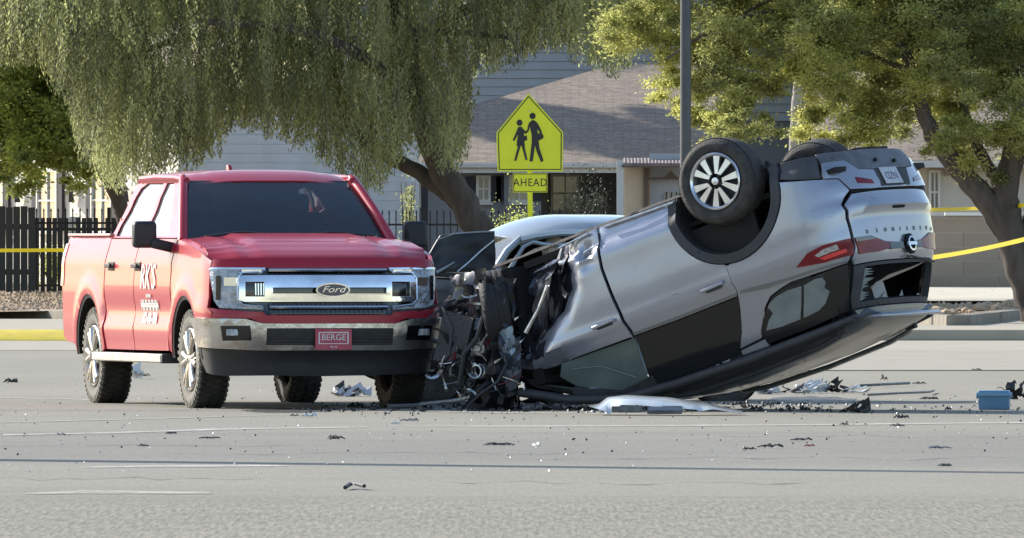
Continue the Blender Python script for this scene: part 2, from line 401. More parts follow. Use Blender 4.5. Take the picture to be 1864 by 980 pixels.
for s in (1, -1):
    m = s < 0 and True
    def P(name, poly, mt, **k):
        holes = k.pop('holes', ()); mir = (s > 0)
        return obj(name, panel(TR, poly, holes, mirror=mir, **k), mt, T, bevel=k.get('bv', 0))
    AF = [(x, z) for x, z in arcpts(0, .43, .50, 178, 2, 18)]
    # front fender wraps to the headlamp
    P('fender', sx((-.54,1.405), (-.56,1.2), (-.57,.9), (-.555,.60), (-.535,.47), (-.497,.45), *arcpts(0, .43, .50, 178, 18, 16))+
      [(TR.U(-.955,.76), .765), (TR.U(-.955,.80), .80), (.30,.84), (.30,.93), (.295,1.01), (.30,1.165), (.31,1.225), (.20,1.262), (.05,1.295)]+sx((.2,1.325), (-.15,1.372)), M_red, gap=.003)
    P('front_door', sx((-.565,1.405), (-.585,1.2), (-.595,.9), (-.58,.60), (-.56,.47), (-1.95,.465), (-1.965,.60), (-1.97,.9), (-1.955,1.2), (-1.93,1.405)), M_red, gap=.003)
    P('rear_door', sx((-1.945,1.405), (-1.97,1.2), (-1.985,.9), (-1.98,.60), (-1.965,.465), (-3.02,.465), (-3.06,.60), (-3.10,.85), (-3.10,1.2), (-3.07,1.405)), M_red, gap=.003)
    ar = arcpts(-3.68, .43, .50, 0, 182, 20)
    P('bed_side', sx((-3.09,1.405), (-3.125,1.2), (-3.125,.85), (-3.085,.60), (-3.06,.47), *ar, (-4.20,.50), (-4.60,.52), (-4.72,.56), (-4.76,1.0), (-4.76,1.42), (-4.5,1.435), (-3.4,1.435), (-3.10,1.435)), M_red, gap=.003)
    # pillars round the side glass
    w1 = sx((-.98,1.425), (-1.45,1.80), (-1.60,1.875), (-1.86,1.88), (-1.88,1.425)); w2 = sx((-1.99,1.425), (-1.99,1.88), (-2.60,1.875), (-2.78,1.83), (-3.00,1.46), (-2.98,1.425))
    P('cab_side_frame', sx((-.60,1.41), (-1.27,1.925), (-2.85,1.93), (-2.98,1.86), (-3.14,1.41)), M_red, holes=(w1, w2), gap=.002)
    P('window_seal', inset(sx((-.90,1.415), (-1.40,1.815), (-1.57,1.893), (-2.62,1.893), (-2.81,1.84), (-3.03,1.46), (-3.00,1.415)), 0), M_blackg, off=-.012, th=.01,
      holes=(inset(w1, .012), inset(w2, .012)))
    P('side_window', w1, M_side, off=-.016, th=.006, gap=-.003); P('side_window', w2, M_side, off=-.016, th=.006, gap=-.003)
    P('wheel_arch_liner', sx(*arcpts(0, .43, .515, 182, -2, 18), *arcpts(0, .43, .47, -2, 182, 18)), M_dark, off=-.004, th=.25)
    P('wheel_arch_liner', sx(*arcpts(-3.68, .43, .515, 182, -2, 18), *arcpts(-3.68, .43, .47, -2, 182, 18)), M_dark, off=-.004, th=.25)
    for x in (-1.84, -2.86):
        h = MB(); yy = s*(lerp_tab(TR.wt, 1.17))
        h.box((x, yy+s*.004, 1.17), (.23, .012, .075)); hd = obj('door_handle', h, M_black, T, bevel=.004)
        obj('pull', MB().box((x, yy+s*.035, 1.175), (.20, .022, .035)), M_black, hd, bevel=.006)
    # step bar
    st = MB().box((-1.98, s*.985, .405), (2.75, .15, .075)); stp = obj('step_bar', st, M_alu, T, bevel=.012)
    for x in (-.63, -3.33): obj('end_cap', MB().box((x, s*.985, .405), (.09, .154, .08)), M_black, stp, bevel=.01)
    for x in (-.9, -1.9, -2.9): obj('step_bracket', MB().tube([(x, s*.95, .40), (x, s*.80, .46), (x, s*.70, .52)], .025), M_dark, stp)
    # towing style mirror
    mr = MB().box((-.80, s*1.165, 1.44), (.13, .20, .225)); mo = obj('side_mirror', mr, M_black, T, bevel=.035)
    obj('mirror_arm', MB().box((-.74, s*1.0, 1.345), (.10, .24, .085), rot=(s*.22, 0, 0)), M_black, mo, bevel=.02)
    obj('mirror_glass', MB().box((-.868, s*1.165, 1.445), (.006, .165, .185)), M_reflector, mo)
    # lamps
    def lampbits(lo):
        for y, z, a, b_ in ((-.80,1.05,.13,.07), (-.80,.93,.13,.09), (-.90,1.0,.04,.20), (-.64,1.138,.16,.022), (-.64,.838,.16,.022)):
            u = TR.U(y, z); c_ = TR(u, z, .008); t1 = (TR(u+.03, z)-TR(u-.03, z)).normalized(); q = MB().box((0,0,0), (a,b_,.008)).mesh('lamp_cell', 40); M_ = frame(c_, t1, Vector((0,0,1))); q.transform(M_)
            if s > 0: q.transform(Matrix.Diagonal((1,-1,1,1)))
            link('lamp_cell', q, M_reflector if z > 1 else M_blackg if a < .1 else M_lens, lo)
    HL = [(s2*y if False else y, z) for s2 in (1,) for y, z in ()]
    lamp = fy((-.955,1.155), (-.90,1.16), (-.53,1.16), (-.56,1.118), (-.71,1.115), (-.735,1.07), (-.735,.905), (-.715,.87), (-.55,.852), (-.55,.82), (-.90,.835), (-.935,.90), (-.945,1.0))
    lo = P('headlight', lamp, M_lens, th=.05, off=.004, h=.03)
    fr = panel(TR, fy((-.74,1.118), (-.55,1.124), (-.52,1.165), (-.94,1.168), (-.955,1.15), (-.52,1.15), (-.545,1.132), (-.74,1.128)), off=.012, th=.02, h=.04, mirror=s > 0); obj('lamp_trim', fr, M_chrome, lo)
    lampbits(lo)
    for y, z in ((-.80,1.06), (-.80,.93)):
        u = TR.U(y, z); p = TR(u, z, -.02); q = MB().lathe([(.0, -.02), (.030, -.012), (.034, .0)], 'x', (p.x, p.y*(-s), p.z), n=24); obj('projector', q, M_reflector, lo)
    P('bumper_end', [(TR.U(-.985,.6), .745)]+[(-.0,.745), (.0,.53), (.15,.515), (TR.U(-.95,.52), .505)], M_chromed, off=.02, th=.04) if False else None
    # fog lamp recess
    fg = P('fog_lamp_recess', fy((-.89,.69), (-.67,.69), (-.655,.575), (-.87,.57)), M_blackg, off=.026, th=.03, h=.05)
    p = TR(TR.U(-.80,.635), .635, .03); q = MB().box((p.x, p.y*(-s), p.z), (.02, .10, .055), rot=(0, 0, s*.0)); obj('fog_lamp', q, M_lens, fg, bevel=.006)
    # inner wing side of the bed and tail lamp
    P('tail_lamp', sx((-4.70,1.0), (-4.70,1.36), (-4.80,1.36), (-4.80,1.0)), mat('red_lens', (.45,.02,.02), .15, coat=1.), off=.006)
# hood
HZ = [(-.62,1.425), (-.4,1.42), (0,1.40), (.4,1.352), (.62,1.305), (.76,1.262), (.83,1.215), (.86,1.18)]
def hoodf(x, y):
    a = abs(y); z = lerp_tab([(-p[0], p[1]) for p in HZ][::-1], -x)
    lead = .86-.26*(a/.93)**3.2
    xx = x
    fall = max(0, (x-(lead-.14))/.14); z -= .0
    t = min(1, max(0, (.60-a)/.10)); t = t*t*(3-2*t)
    f = min(1, max(0, (.70-x)/.5))
    z += .030*t*(.35+.65*f) - .022*(a/.93)**4
    c = min(1, max(0, (a-.60)/.10)); c2 = min(1, max(0, (.78-a)/.08)); z += .012*c*c2
    if x > .45: xx = .45+(x-.45)*(lead-.45)/(.86-.45)
    return (xx, y, z)
hp = [(-.60,-.86), (-.2,-.905), (.3,-.925), (.86,-.925), (.86,.925), (.3,.925), (-.2,.905), (-.60,.86), (-.52,.4), (-.50,0), (-.52,-.4)]
obj('hood', panel(sheet(hoodf), hp, th=.035, h=.05), M_red, T, bevel=.006)
for s in (-1, 1):
    def hf(i, j):
        x = -.58+i*.055; t = j/3; lead = .86-.26
        a = Vector(hoodf(min(x, .84), s*.86)); u = x-.42; zt = lerp_tab([(-.56,1.400),(-.15,1.366),(.2,1.318),(.47,1.268),(.67,1.19),(.74,1.16)], x)
        if x > .42:
            uu = min(.24, (x-.42)/.5*.36); b = TR(uu, zt)
        else: b = TR(u, zt)
        b.y = -b.y*(-s) if False else (abs(b.y)*s)
        p = a.lerp(b, t); p.z += .012*math.sin(t*math.pi)-.006; return p
    obj('fender_top', MB().grid(hf, range(22), range(4)).thick(.02, (0,0,-1)), M_red, T)
# header above the grille, band under it
obj('hood_lip', panel(TR, fy((-.93,1.235), (-.5,1.25), (.5,1.25), (.93,1.235), (.955,1.165), (-.955,1.165)), th=.03, off=-.004, h=.05), M_red, T)
obj('front_apron', panel(TR, fy((-.985,.84), (-.92,.828), (-.55,.80), (-.53,.775), (.53,.775), (.55,.80), (.92,.828), (.985,.84), (.99,.755), (.66,.748), (.55,.70), (-.55,.70), (-.66,.748), (-.99,.755)), th=.03, off=-.002, h=.05), M_red, T)
# grille
gr = obj('grille', panel(TR, fy((-.545,1.163), (.545,1.163), (.575,1.118), (.72,1.11), (.74,.89), (.56,.85), (.54,.78), (-.54,.78), (-.56,.85), (-.74,.89), (-.72,1.11), (-.575,1.118)), th=.03, off=-.022, h=.05), M_blackg, T)
mesh = MB()
for k in range(26):
    y = -.5+k*.04
    for z0, z1 in ((1.105,1.16), (.79,.875)):
        a = TR(TR.U(y, z0), z0, -.018); b = TR(TR.U(y, z1), z1, -.018); mesh.tube([a, b], .003, n=4)
obj('grille_mesh', mesh, M_black, gr, kind='stuff')
slot1 = fy((-.47,1.00), (-.10,1.00), (-.10,.955), (-.47,.955)); slot2 = fy((.12,1.00), (.49,1.00), (.49,.955), (.12,.955))
nl = fy((-.695,1.045), (-.54,1.045), (-.54,.93), (-.695,.93)); nr = fy((.54,1.045), (.695,1.045), (.695,.93), (.54,.93))
obj('grille_bar', panel(TR, fy((-.745,1.09), (-.70,1.10), (.70,1.10), (.745,1.09), (.75,.90), (.70,.885), (-.70,.885), (-.75,.90)), holes=(slot1, slot2, nl, nr), th=.035, off=.022, h=.035), M_chrome, T, bevel=.008)
for s in (-1, 1):
    ns = MB()
    for k in range(4):
        y = s*(.545+.022*k) if s < 0 else .555+.022*k
        a = TR(TR.U(y, .94), .94, .012); b = TR(TR.U(y, 1.035), 1.035, .012)
        if s < 0: ns.tube([a, b], .006, n=6)
    if s < 0: obj('nostril_slat', ns, M_chrome, gr)
    # chrome hooks round the bar end
    hk = [(.575,1.128), (.715,1.122), (.757,1.075), (.757,.905), (.715,.862), (.56,.842)]
    pts = [TR(TR.U(s*y, z), z, .016) for y, z in hk]; obj('grille_hook_trim', MB().tube(pts, .0085, n=6), M_chrome, T)
for z in (1.142, .83):
    pts = [TR(TR.U(-.50+.1*k, z), z, .022) for k in range(11)]
    mb = MB(); 
    for a, b in zip(pts, pts[1:]): pass
    mb.tube(pts, .0155, n=8); obj('grille_strip', mb, M_chrome, T)
eb = Vector(TR(TR.U(.03, .982), .982, .026))
em = MB().prism([(.145*math.cos(a*math.pi/24), .058*math.sin(a*math.pi/24)) for a in range(48)], 0, .022, 'xy'); eo = link('emblem', em.mesh('emblem', 50), M_chrome, T)
eo.data.transform(frame(eb, (0,1,0), (0,0,1)))
e2 = MB().prism([(.132*math.cos(a*math.pi/24), .048*math.sin(a*math.pi/24)) for a in range(48)], .018, .025, 'xy'); e2m = e2.mesh('e', 50); e2m.transform(frame(eb, (0,1,0), (0,0,1)))
link('emblem_field', e2m, mat('emblem_blue', (.012,.03,.09), .15, coat=1), eo)
text('emblem_script', 'Ford', .075, M_chrome, eo, frame(eb+Vector((.027,0,.004)), (0,1,0), (0,0,1)), .002, shear=.35, sx=1.35)
# bumper
fl, frr = fy((-.885,.69), (-.665,.69), (-.65,.575), (-.865,.572)), fy((.665,.69), (.885,.69), (.865,.572), (.65,.575))
ins = fy((-.53,.668), (.54,.668), (.54,.535), (-.53,.535))
bp_ = [(-.02,.752), (.10,.757)]+fy((-.90,.752), (-.70,.745), (-.56,.706), (.56,.706), (.70,.745), (.90,.752))+[(TR.K*math.pi-.10,.757), (TR.K*math.pi+.02,.752), (TR.K*math.pi+.0,.56), (TR.K*math.pi-.12,.515)]+fy((.88,.502), (.60,.495), (-.60,.495), (-.88,.502))+[(.12,.515), (.0,.56)]
obj('front_bumper', panel(TR, bp_, holes=(fl, frr, ins), th=.05, off=.026, h=.045), M_chromed, T, bevel=.008)
obj('bumper_inset', panel(TR, fy((-.545,.683), (.555,.683), (.555,.52), (-.545,.52)), th=.02, off=.008, h=.06), M_black, T)
bi = MB()
for k in range(6):
    z = .545+k*.023; bi.tube([TR(TR.U(-.52+.104*j, z), z, .012) for j in range(11)], .0035, n=4)
obj('inset_mesh', bi, mat('mesh_grey', (.03,.03,.032), .5), T, kind='stuff')
obj('front_valance', panel(TR, [(-.0,.50), (.12,.50)]+fy((-.9,.492), (-.6,.488), (.6,.488), (.9,.492))+[(TR.K*math.pi-.12,.50), (TR.K*math.pi,.50), (TR.K*math.pi-.03,.38), (TR.K*math.pi-.16,.31)]+fy((.84,.29), (.4,.275), (0,.268), (-.4,.275), (-.84,.272))+[(.16,.30), (.03,.38)], th=.03, off=-.01, h=.06), mat('valance_black', (.022,.024,.027), .5, var=.3, vscale=3, vcol=(.04,.04,.042)), T)
# plate
pb = Vector(TR(TR.U(.03, .575), .575, .045))
pm = MB().box((pb.x, .03, .575), (.008, .31, .172)); po = obj('front_plate', pm, mat('plate_red', (.42,.03,.07), .4, var=.15, vscale=8, vcol=(.55,.10,.14)), T, bevel=.003)
fr = MB()
for a in (-1, 1): fr.box((pb.x+.005, .03+a*.122, .585), (.003, .010, .085)); 
fr.box((pb.x+.005, .03, .632), (.003, .25, .008)); fr.box((pb.x+.005, .03, .540), (.003, .25, .006)); obj('plate_border', fr, M_white, po)
text('plate_lettering', 'BERGE', .072, M_white, po, frame((pb.x+.006, .03, .590), (0,1,0), (0,0,1)), .0015)
text('plate_small_lettering', 'IIIII III', .026, M_white, po, frame((pb.x+.006, .03, .513), (0,1,0), (0,0,1)), .0015)
# windscreen, roof, cab back
def windf(a, y):      # a 0 bottom .. 1 top
    yb, yt = .87, .71; w = yb+(yt-yb)*a; k = (y*y)
    xb, xt = -.44-.13*k, -1.14-.10*k
    return (xb+(xt-xb)*a-.03*math.sin(a*math.pi)*0, y*w, 1.395+(1.885-1.395)*a+.02*math.sin(a*math.pi))
wp = [(0,-.97), (.5,-.975), (.97,-.965), (.985,-.8), (1.0,0), (.985,.8), (.97,.965), (.5,.975), (0,.97)]
ws = lambda a, y, off=0.: Vector(windf(a, y))+Vector((.62, 0, .78))*off
ow = obj('windshield', panel(ws, wp, th=.006, h=.09), M_wind, T)
obj('windshield_border', panel(ws, [(-.03,-1.), (1.03,-1.), (1.03,1.), (-.03,1.)], holes=([(.05,-.95), (.5,-.955), (.95,-.94), (.955,0), (.95,.94), (.5,.955), (.05,.95)],), th=.004, off=-.008, h=.08), M_black, ow)
for s in (-1, 1):
    pts = [Vector(windf(a, s*1.0))+Vector((.01, s*.022, .01)) for a in (-.05, .25, .5, .75, 1.0, 1.06)]
    obj('windshield_pillar', MB().tube(pts, [.045, .043, .041, .04, .04, .03], n=10), M_red, T)
def rooff(x, y):
    a = abs(y)/.74; z = 1.985-.055*a**2.6-.02*a**8
    if x > -1.55: t = (x+1.55)/.40; z -= .085*t*t
    if x < -2.7: t = (-2.7-x)/.28; z -= .07*t*t
    z += -.006*math.exp(-((abs(y)-.5)/.03)**2)
    return (x+.0*y-.07*(y/.74)**2*(1 if x > -1.6 else 0)*((x+1.6)/.45), y, z)
obj('roof', panel(sheet(rooff), [(-1.15,-.72), (-1.5,-.745), (-2.8,-.745), (-2.98,-.70), (-2.98,.70), (-2.8,.745), (-1.5,.745), (-1.15,.72), (-1.14,.4), (-1.13,0), (-1.14,-.4)], th=.04, h=.07), M_red, T, bevel=.015)
for s in (-1, 1): obj('roof_side_rail', MB().tube([(-1.18, s*.715, 1.895), (-1.5, s*.728, 1.915), (-2.2, s*.73, 1.922), (-2.85, s*.72, 1.91), (-3.0, s*.70, 1.87)], .028, n=8), M_red, T)
fin = MB().prism([(-2.72,1.96), (-2.60,1.96), (-2.665,2.025), (-2.70,2.038), (-2.725,2.02)], -.020, .020); obj('roof_antenna', fin, M_red, T, bevel=.01)
obj('cab_back', MB().box((-3.06,0,1.30), (.05,1.72,.55)).box((-3.02,0,1.70), (.05,1.40,.42), taper=(1,.97)), M_red, T)
obj('rear_window', MB().box((-3.08,0,1.66), (.03,1.2,.30)), M_wind, T)
obj('cowl', MB().grid(lambda a, y: (-.40-.13*y*y-.14*a, y*.88, 1.40+.012*a), [0, .5, 1, 1.4], [-1+.1*k for k in range(21)]).thick(.02, (0,0,-1)), M_black, T)
cl = MB()
for k in range(30): y = -.35+k*.038; cl.box((-.405-.13*(y/.88)**2, y, 1.425), (.03, .012, .010))
obj('cowl_vent_slats', cl, mat('dusty_grey', (.5,.48,.45), .7), T)
for y0, y1 in ((-.72,-.05), (.05,.72)):
    obj('wiper', MB().tube([(-.46, y0, 1.425), (-.50, (y0+y1)/2, 1.462), (-.47, y1, 1.432)], .010, n=6), M_black, T)
# interior seen through the windscreen
ds = MB().box((-.82,0,1.28), (.42,1.6,.20)); do = obj('dashboard', ds, mat('dash_grey', (.12,.125,.13), .7), T, bevel=.03)
for y in (-.42, .42):
    so_ = obj('seat', MB().box((-1.75,y,1.02), (.55,.52,.20)).box((-2.02,y,1.32), (.16,.50,.62), rot=(0,-.18,0)), M_seat, T, bevel=.05)
    obj('headrest', MB().box((-2.09,y,1.70), (.10,.27,.17)), M_seat, so_, bevel=.04)
obj('rear_seat', MB().box((-2.75,0,1.25), (.20,1.45,.75)), M_seat, T, bevel=.05)
sw = MB(); sw.tube([Vector((-1.18-.06*math.sin(a), .42+.19*math.cos(a), 1.36+.18*math.sin(a))) for a in [2*math.pi*k/24 for k in range(25)]], .016, n=6, caps=False); sw.box((-1.18,.42,1.36), (.03,.36,.05)); obj('steering_wheel', sw, M_black, T)
obj('rear_view_mirror', MB().box((-1.16,0,1.76), (.03,.24,.075)), M_black, T, bevel=.012)
obj('dash_papers', MB().box((-.78,-.40,1.39), (.20,.16,.012), rot=(0,-.3,.2)).box((-.70,.30,1.39), (.12,.10,.02)), mat('paper', (.6,.6,.56), .8), T)
# tub and frame (dark, closes the body)
ch = MB(); ch.box((-.10,0,.95), (1.15,1.35,.62)); ch.box((-1.85,0,.82), (2.4,1.86,.68)); ch.box((-3.68,0,1.0), (1.9,1.4,.5)); ch.box((-3.68,0,1.06), (2.1,1.86,.12))
for s in (-1, 1): ch.box((-2.0, s*.42, .55), (5.0, .09, .16)); ch.tube([(-3.68,0,.43), (-3.68,s*.8,.43)], .06); ch.tube([(0,s*.2,.40), (0,s*.8,.43)], .05); ch.tube([(.1,s*.45,.75), (-.05,s*.62,.42)], .05)
ch.lathe([(0,-.16), (.12,-.12), (.17,0), (.12,.12), (0,.16)], 'x', (-3.68,0,.42), n=20)
ch.box((.1,0,.42), (.5,.5,.18)); ch.tube([(-.3,.25,.5), (-2,.3,.45), (-3,.45,.45), (-4.6,.5,.5)], .04)
for s in (-1, 1): ch.box((.25, s*.86, .95), (.8, .18, .55)) if False else None
obj('chassis', ch, M_dark, T)
obj('radiator_core', MB().box((.66,0,.85), (.12,1.5,.75)), M_gap, T)
obj('front_firewall', MB().box((-.45,0,1.08), (.10,1.80,.62)), M_gap, T)
tb = MB(); tb.box((-4.74,0,1.10), (.05,1.80,.62)); obj('tailgate', tb, M_red, T, bevel=.01)
obj('rear_bumper', MB().box((-4.86,0,.66), (.18,1.85,.22)), M_chromed, T, bevel=.03)
rl = MB()
for s in (-1, 1): rl.box((-3.92, s*.915, 1.437), (1.66, .065, .022))
obj('bed_rail_cap', rl, mat('rail_cap', (.55,.28,.27), .4, coat=.6), T, bevel=.006)
for x in (0, -3.68):
    for s in (-1, 1): wheel(T, (x, s*.835, .405), .405, .27, .262, s, 'truck', M_tyre_d if s < 0 else M_tyre, lugs=2)
# lettering on the front door, right side
def side_text(name, body, size, x, z, sx_=1., mt=M_white, ext=.0015):
    p = TR(x-.42, z, .008); q = TR(x-.42, z+.02, .008)
    return text(name, body, size, mt, T, frame(p, (1,0,0), (q-p)), ext, sx=sx_)
side_text('door_lettering', "RK'S", .30, -1.40, 1.075, 1.0)
side_text('door_small_lettering', 'IIIIIIIIIIIIIIIII', .045, -1.38, .925, .98)
for dz in (-.012, 0, .012): side_text('door_small_lettering', 'HEHEHEHEHEH', .10, -1.38, .845+dz, .98)
for dz in (-.008, .008): side_text('door_small_lettering', '602-606-7806', .12, -1.36, .735+dz, .80)
# ------------------------------------------------------------------ overturned SUV (built upright in its own axes, then turned over)
M_silver = paint('silver_paint', (.345,.365,.425), dirt=(.30,.29,.28), amount=.14, scratch=.7, metal=.55, rough=.27, low=-2, coat=.9)
M_clad = mat('cladding_black', (.028,.030,.034), .6, var=.3, vscale=6, vcol=(.045,.047,.052))
M_bglass = mat('privacy_glass', (.010,.012,.014), .16, coat=.25, spec=.4)
M_trim = mat('window_trim_grey', (.22,.23,.24), .35, metal=.5)
M_tailred = mat('tail_lens_red', (.24,.006,.016), .3, spec=.3, coat=.3, var=.3, vscale=12, vcol=(.12,.005,.012))
M_film = mat('shattered_glass_film', (.27,.30,.30), .5, var=.35, vscale=4, vcol=(.17,.20,.20), bump=.5, bscale=120)
M_green = mat('laminated_green_glass', (.085,.12,.115), .4, coat=.3, var=.3, vscale=3, vcol=(.13,.17,.16))
M_under = mat('underbody', (.012,.011,.010), .8, var=.6, vscale=7, vcol=(.032,.027,.022), bump=.5, bscale=18)
M_burnt = mat('burnt_metal', (.010,.010,.012), .42, metal=.35, var=.6, vscale=9, vcol=(.03,.03,.034), bump=.8, bscale=14)
M_torn = mat('torn_bright_metal', (.62,.62,.60), .3, metal=.85, var=.4, vscale=12, vcol=(.35,.34,.32))
M_blue = mat('crumpled_blue_grey', (.05,.06,.075), .35, metal=.5, coat=.5, bump=.4, bscale=9)
suv = thing('overturned_suv', 'silver SUV lying upside down on its roof, front crushed, rear wheels in the air', 'car',
            (2.0608, 116.6, 2.0717), (R(178.4), R(18.5), R(150.3)))
V = suv
SH = Shell(-.45, -1, [(.10,.84),(.15,.865),(.22,.885),(.305,.897),(.35,.955),(.40,.966),(.5,.970),(.8,.985),(1.0,.97),(1.06,.945),(1.2,.885),(1.4,.81),(1.6,.715),(1.7,.64)],
   [(.2,.97),(.32,1.02),(.45,1.06),(.6,1.085),(.64,1.06),(.72,1.075),(.775,1.085),(.80,1.05),(1.12,1.0),(1.2,.96),(1.6,.80),(1.7,.74)], 3.0, .55,
   lambda x: 1-.012*(x-1.0)**2, lambda x, z: .012*math.exp(-((z-.99)/.05)**2) if -1.2 < x < 2 else 0)
KP = .55*math.pi
def mu(pts): return [(KP-u, z) for u, z in pts][::-1]
def SP(name, poly, mt, both=True, par=None, bevel=.004, **k):
    a = obj(name, panel(SH, poly, **k), mt, par or V, bevel=bevel)
    if both:
        k2 = dict(k); k2['mirror'] = True; k2.pop('disp', None); obj(name, panel(SH, poly, **k2), mt, par or V, bevel=bevel)
    return a
acx, acz = -.44, .335     # wheel arch centre in (u, z)
AR = .535
arc_out = arcpts(acx, acz, AR, 165, -12, 24)   # from the door side over the top to the bumper side
quarter = [(-.575,.86), (-.55,.868)]+[p for p in arcpts(acx, acz, AR, 100, 4, 14)]+[(.095,.375), (.376,.466), (.458,.49), (.497,.605), (.433,.705), (.448,.823), (.457,.97), (.452,1.063), (.405,1.15), (.385,1.172), (.214,1.178), (-.096,1.170), (-.20,1.188), (-.315,1.218), (-.41,1.29), (-.535,1.448), (-.56,1.50), (-.79,1.52), (-.70,1.40), (-.612,1.215), (-.565,1.08)]
SP('quarter_panel', quarter, M_silver, gap=.004, h=.055)
rdoor = [(-.57,.865)]+arcpts(acx, acz, AR, 105, 188, 12)+[(-1.0,.20), (-1.40,.185), (-1.635,.18), (-1.644,.346), (-1.66,.529), (-1.64,.725), (-1.615,.923), (-1.588,1.132), (-1.15,1.136), (-.58,1.128), (-.562,1.08)]
SP('rear_door', rdoor, M_silver, gap=.004, h=.055)
fd_edge = [(-2.3,1.128), (-2.5,1.118), (-2.70,1.09), (-2.525,.96), (-2.448,.881), (-2.294,.799), (-2.16,.725), (-2.034,.582), (-1.993,.435), (-2.018,.276), (-1.98,.20)]
fd_dense = dens(fd_edge+fd_edge[::-1], .03)
def fdisp(p, u, z):
    d = min(math.hypot(u-a, (z-b)) for a, b in fd_dense)
    t = max(0, 1-d/.16); n = noise.noise(Vector((u*2.2, z*2.2, 1)))
    t2 = max(0, min(1, (-u-1.55)/.7)); q = max(0, 1-d/.34)
    low = max(0, 1-abs(z-.36)/.16)*max(0, min(1, (-u-1.68)/.12))
    y = p.y+.075*t*t+.035*t2*n+.014*t2*q*(1+noise.noise(Vector((u*5, z*5, 4))))+.055*low*abs(noise.noise(Vector((u*9, z*12, 7))))*2
    return Vector((p.x, y, p.z))
fdoor = [(-1.655,.18), (-1.668,.346), (-1.684,.529), (-1.664,.725), (-1.639,.923), (-1.612,1.132)]+fd_edge
SP('front_door', fdoor, M_silver, both=False, gap=.002, h=.035, disp=fdisp)
obj('front_door', panel(SH, [(-1.66,.20), (-1.67,.5), (-1.62,1.13), (-2.4,1.12), (-2.6,.9), (-2.6,.25)], mirror=True, gap=.003), M_silver, V)
# turned-in front edge of the door and the dented skin behind it
def folded(name, edge, dx, dy, mt, seed, rows=6, amp=.03, parent=None):
    mb = MB(); rnd = random.Random(seed); E_ = dens(edge+[edge[-1]], .035)[:-1]
    def f(i, j):
        u, z = E_[i]; p = fdisp(SH(u, z), u, z); t = j/(rows-1); n = noise.noise(Vector((i*.16, j*.5, seed)))
        return (p.x+dx*t+amp*n*t*2, p.y+dy*t**.7+amp*1.2*noise.noise(Vector((i*.22, j*.7, seed+9)))*t, p.z+amp*n*t)
    mb.grid(f, range(len(E_)), range(rows)); mb.thick(.004, (.3,.9,0)); return obj(name, mb, mt, parent or V, sharp=28)
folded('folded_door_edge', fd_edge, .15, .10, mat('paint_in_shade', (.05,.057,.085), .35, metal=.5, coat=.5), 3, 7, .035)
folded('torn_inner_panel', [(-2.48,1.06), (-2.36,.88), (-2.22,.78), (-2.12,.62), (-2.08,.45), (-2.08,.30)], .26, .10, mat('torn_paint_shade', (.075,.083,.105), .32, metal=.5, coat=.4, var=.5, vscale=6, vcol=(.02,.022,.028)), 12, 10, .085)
# sill: the underside flange of the body, bent
fl = MB()
def sillf(i, j): x = -.1+2.0*i/40-.0; t = j/5; n = noise.noise(Vector((i*.3, j, 2))); return (x+.35, -.865+.05*t+.01*n, .185-.028*t+.012*n*t)
fl.grid(sillf, range(41), range(6)); fl.thick(.006, (0,0,1)); obj('sill_flange', fl, M_under, V, sharp=30)
sb = MB(); sb.tube([(.45,-.895,.215), (.9,-.905,.205), (1.12,-.90,.20)], .012, n=6); sb.tube([(1.28,-.90,.205), (1.58,-.905,.23)], .010, n=6); obj('sill_strip', sb, M_torn, V)
# wheel arch cladding and liner
clad = arcpts(acx, acz, AR-.004, 195, -14, 28)+arcpts(acx, acz, .455, -14, 195, 28)
SP('arch_cladding', clad, M_clad, off=.010, th=.05, h=.05)
SP('arch_liner', arcpts(acx, acz, .47, 205, -24, 24)+arcpts(acx, acz, .44, -24, 205, 24), M_dark, off=-.03, th=.38, h=.06, bevel=0)
# greenhouse
SP('side_glass_surround', [(-1.592,1.138), (-1.15,1.142), (-.575,1.134), (-.618,1.215), (-.70,1.395), (-.80,1.53), (-.79,1.56), (-1.25,1.575), (-1.55,1.58), (-1.66,1.575), (-1.655,1.51)], M_bglass, off=-.006, gap=.001)
SP('quarter_glass_surround', [(-.533,1.455), (-.407,1.297), (-.312,1.226), (-.195,1.196), (.214,1.186), (.392,1.18), (.355,1.473), (.33,1.53), (-.10,1.555), (-.555,1.56)], M_bglass, off=-.006, gap=.001)
SP('rear_pillar_trim', [(-.545,1.515), (-.79,1.535), (-.79,1.57), (-.54,1.575)], M_silver, both=False, off=-.002)
SP('belt_trim', [(-.58,1.100), (-1.15,1.108), (-1.59,1.106), (-1.59,1.126), (-1.15,1.128), (-.58,1.120)], M_trim, both=False, off=.006, th=.012, h=.03)
SP('belt_trim', [(-.53,1.094), (-.10,1.128), (.20,1.140), (.385,1.150), (.38,1.166), (.20,1.160), (-.10,1.150), (-.30,1.150), (-.55,1.112)], M_trim, both=False, off=.006, th=.012, h=.03)
gp = SP('quarter_glass', [(-.49,1.455), (-.43,1.39), (-.365,1.345), (-.385,1.29), (-.345,1.262), (-.27,1.235), (-.16,1.22), (-.02,1.225), (-.165,1.465), (-.35,1.468)], M_film, both=False, off=.002, th=.006, h=.03)
SP('quarter_glass', [(.0,1.228), (.12,1.212), (.185,1.220), (.20,1.262), (.172,1.302), (.205,1.34), (.165,1.385), (.128,1.42), (.03,1.452), (-.135,1.466)], M_film, both=False, off=.002, th=.006, h=.03)
def gl_disp(p, u, z): return Vector((p.x, p.y+.03*noise.noise(Vector((u*3, z*4, 0)))+.02, p.z))
SP('front_side_glass', [(-1.612,1.142), (-2.33,1.135), (-2.40,1.22), (-2.31,1.335), (-1.95,1.49), (-1.675,1.53), (-1.67,1.40)], M_green, both=False, off=-.004, th=.008, disp=gl_disp)
cr = MB()
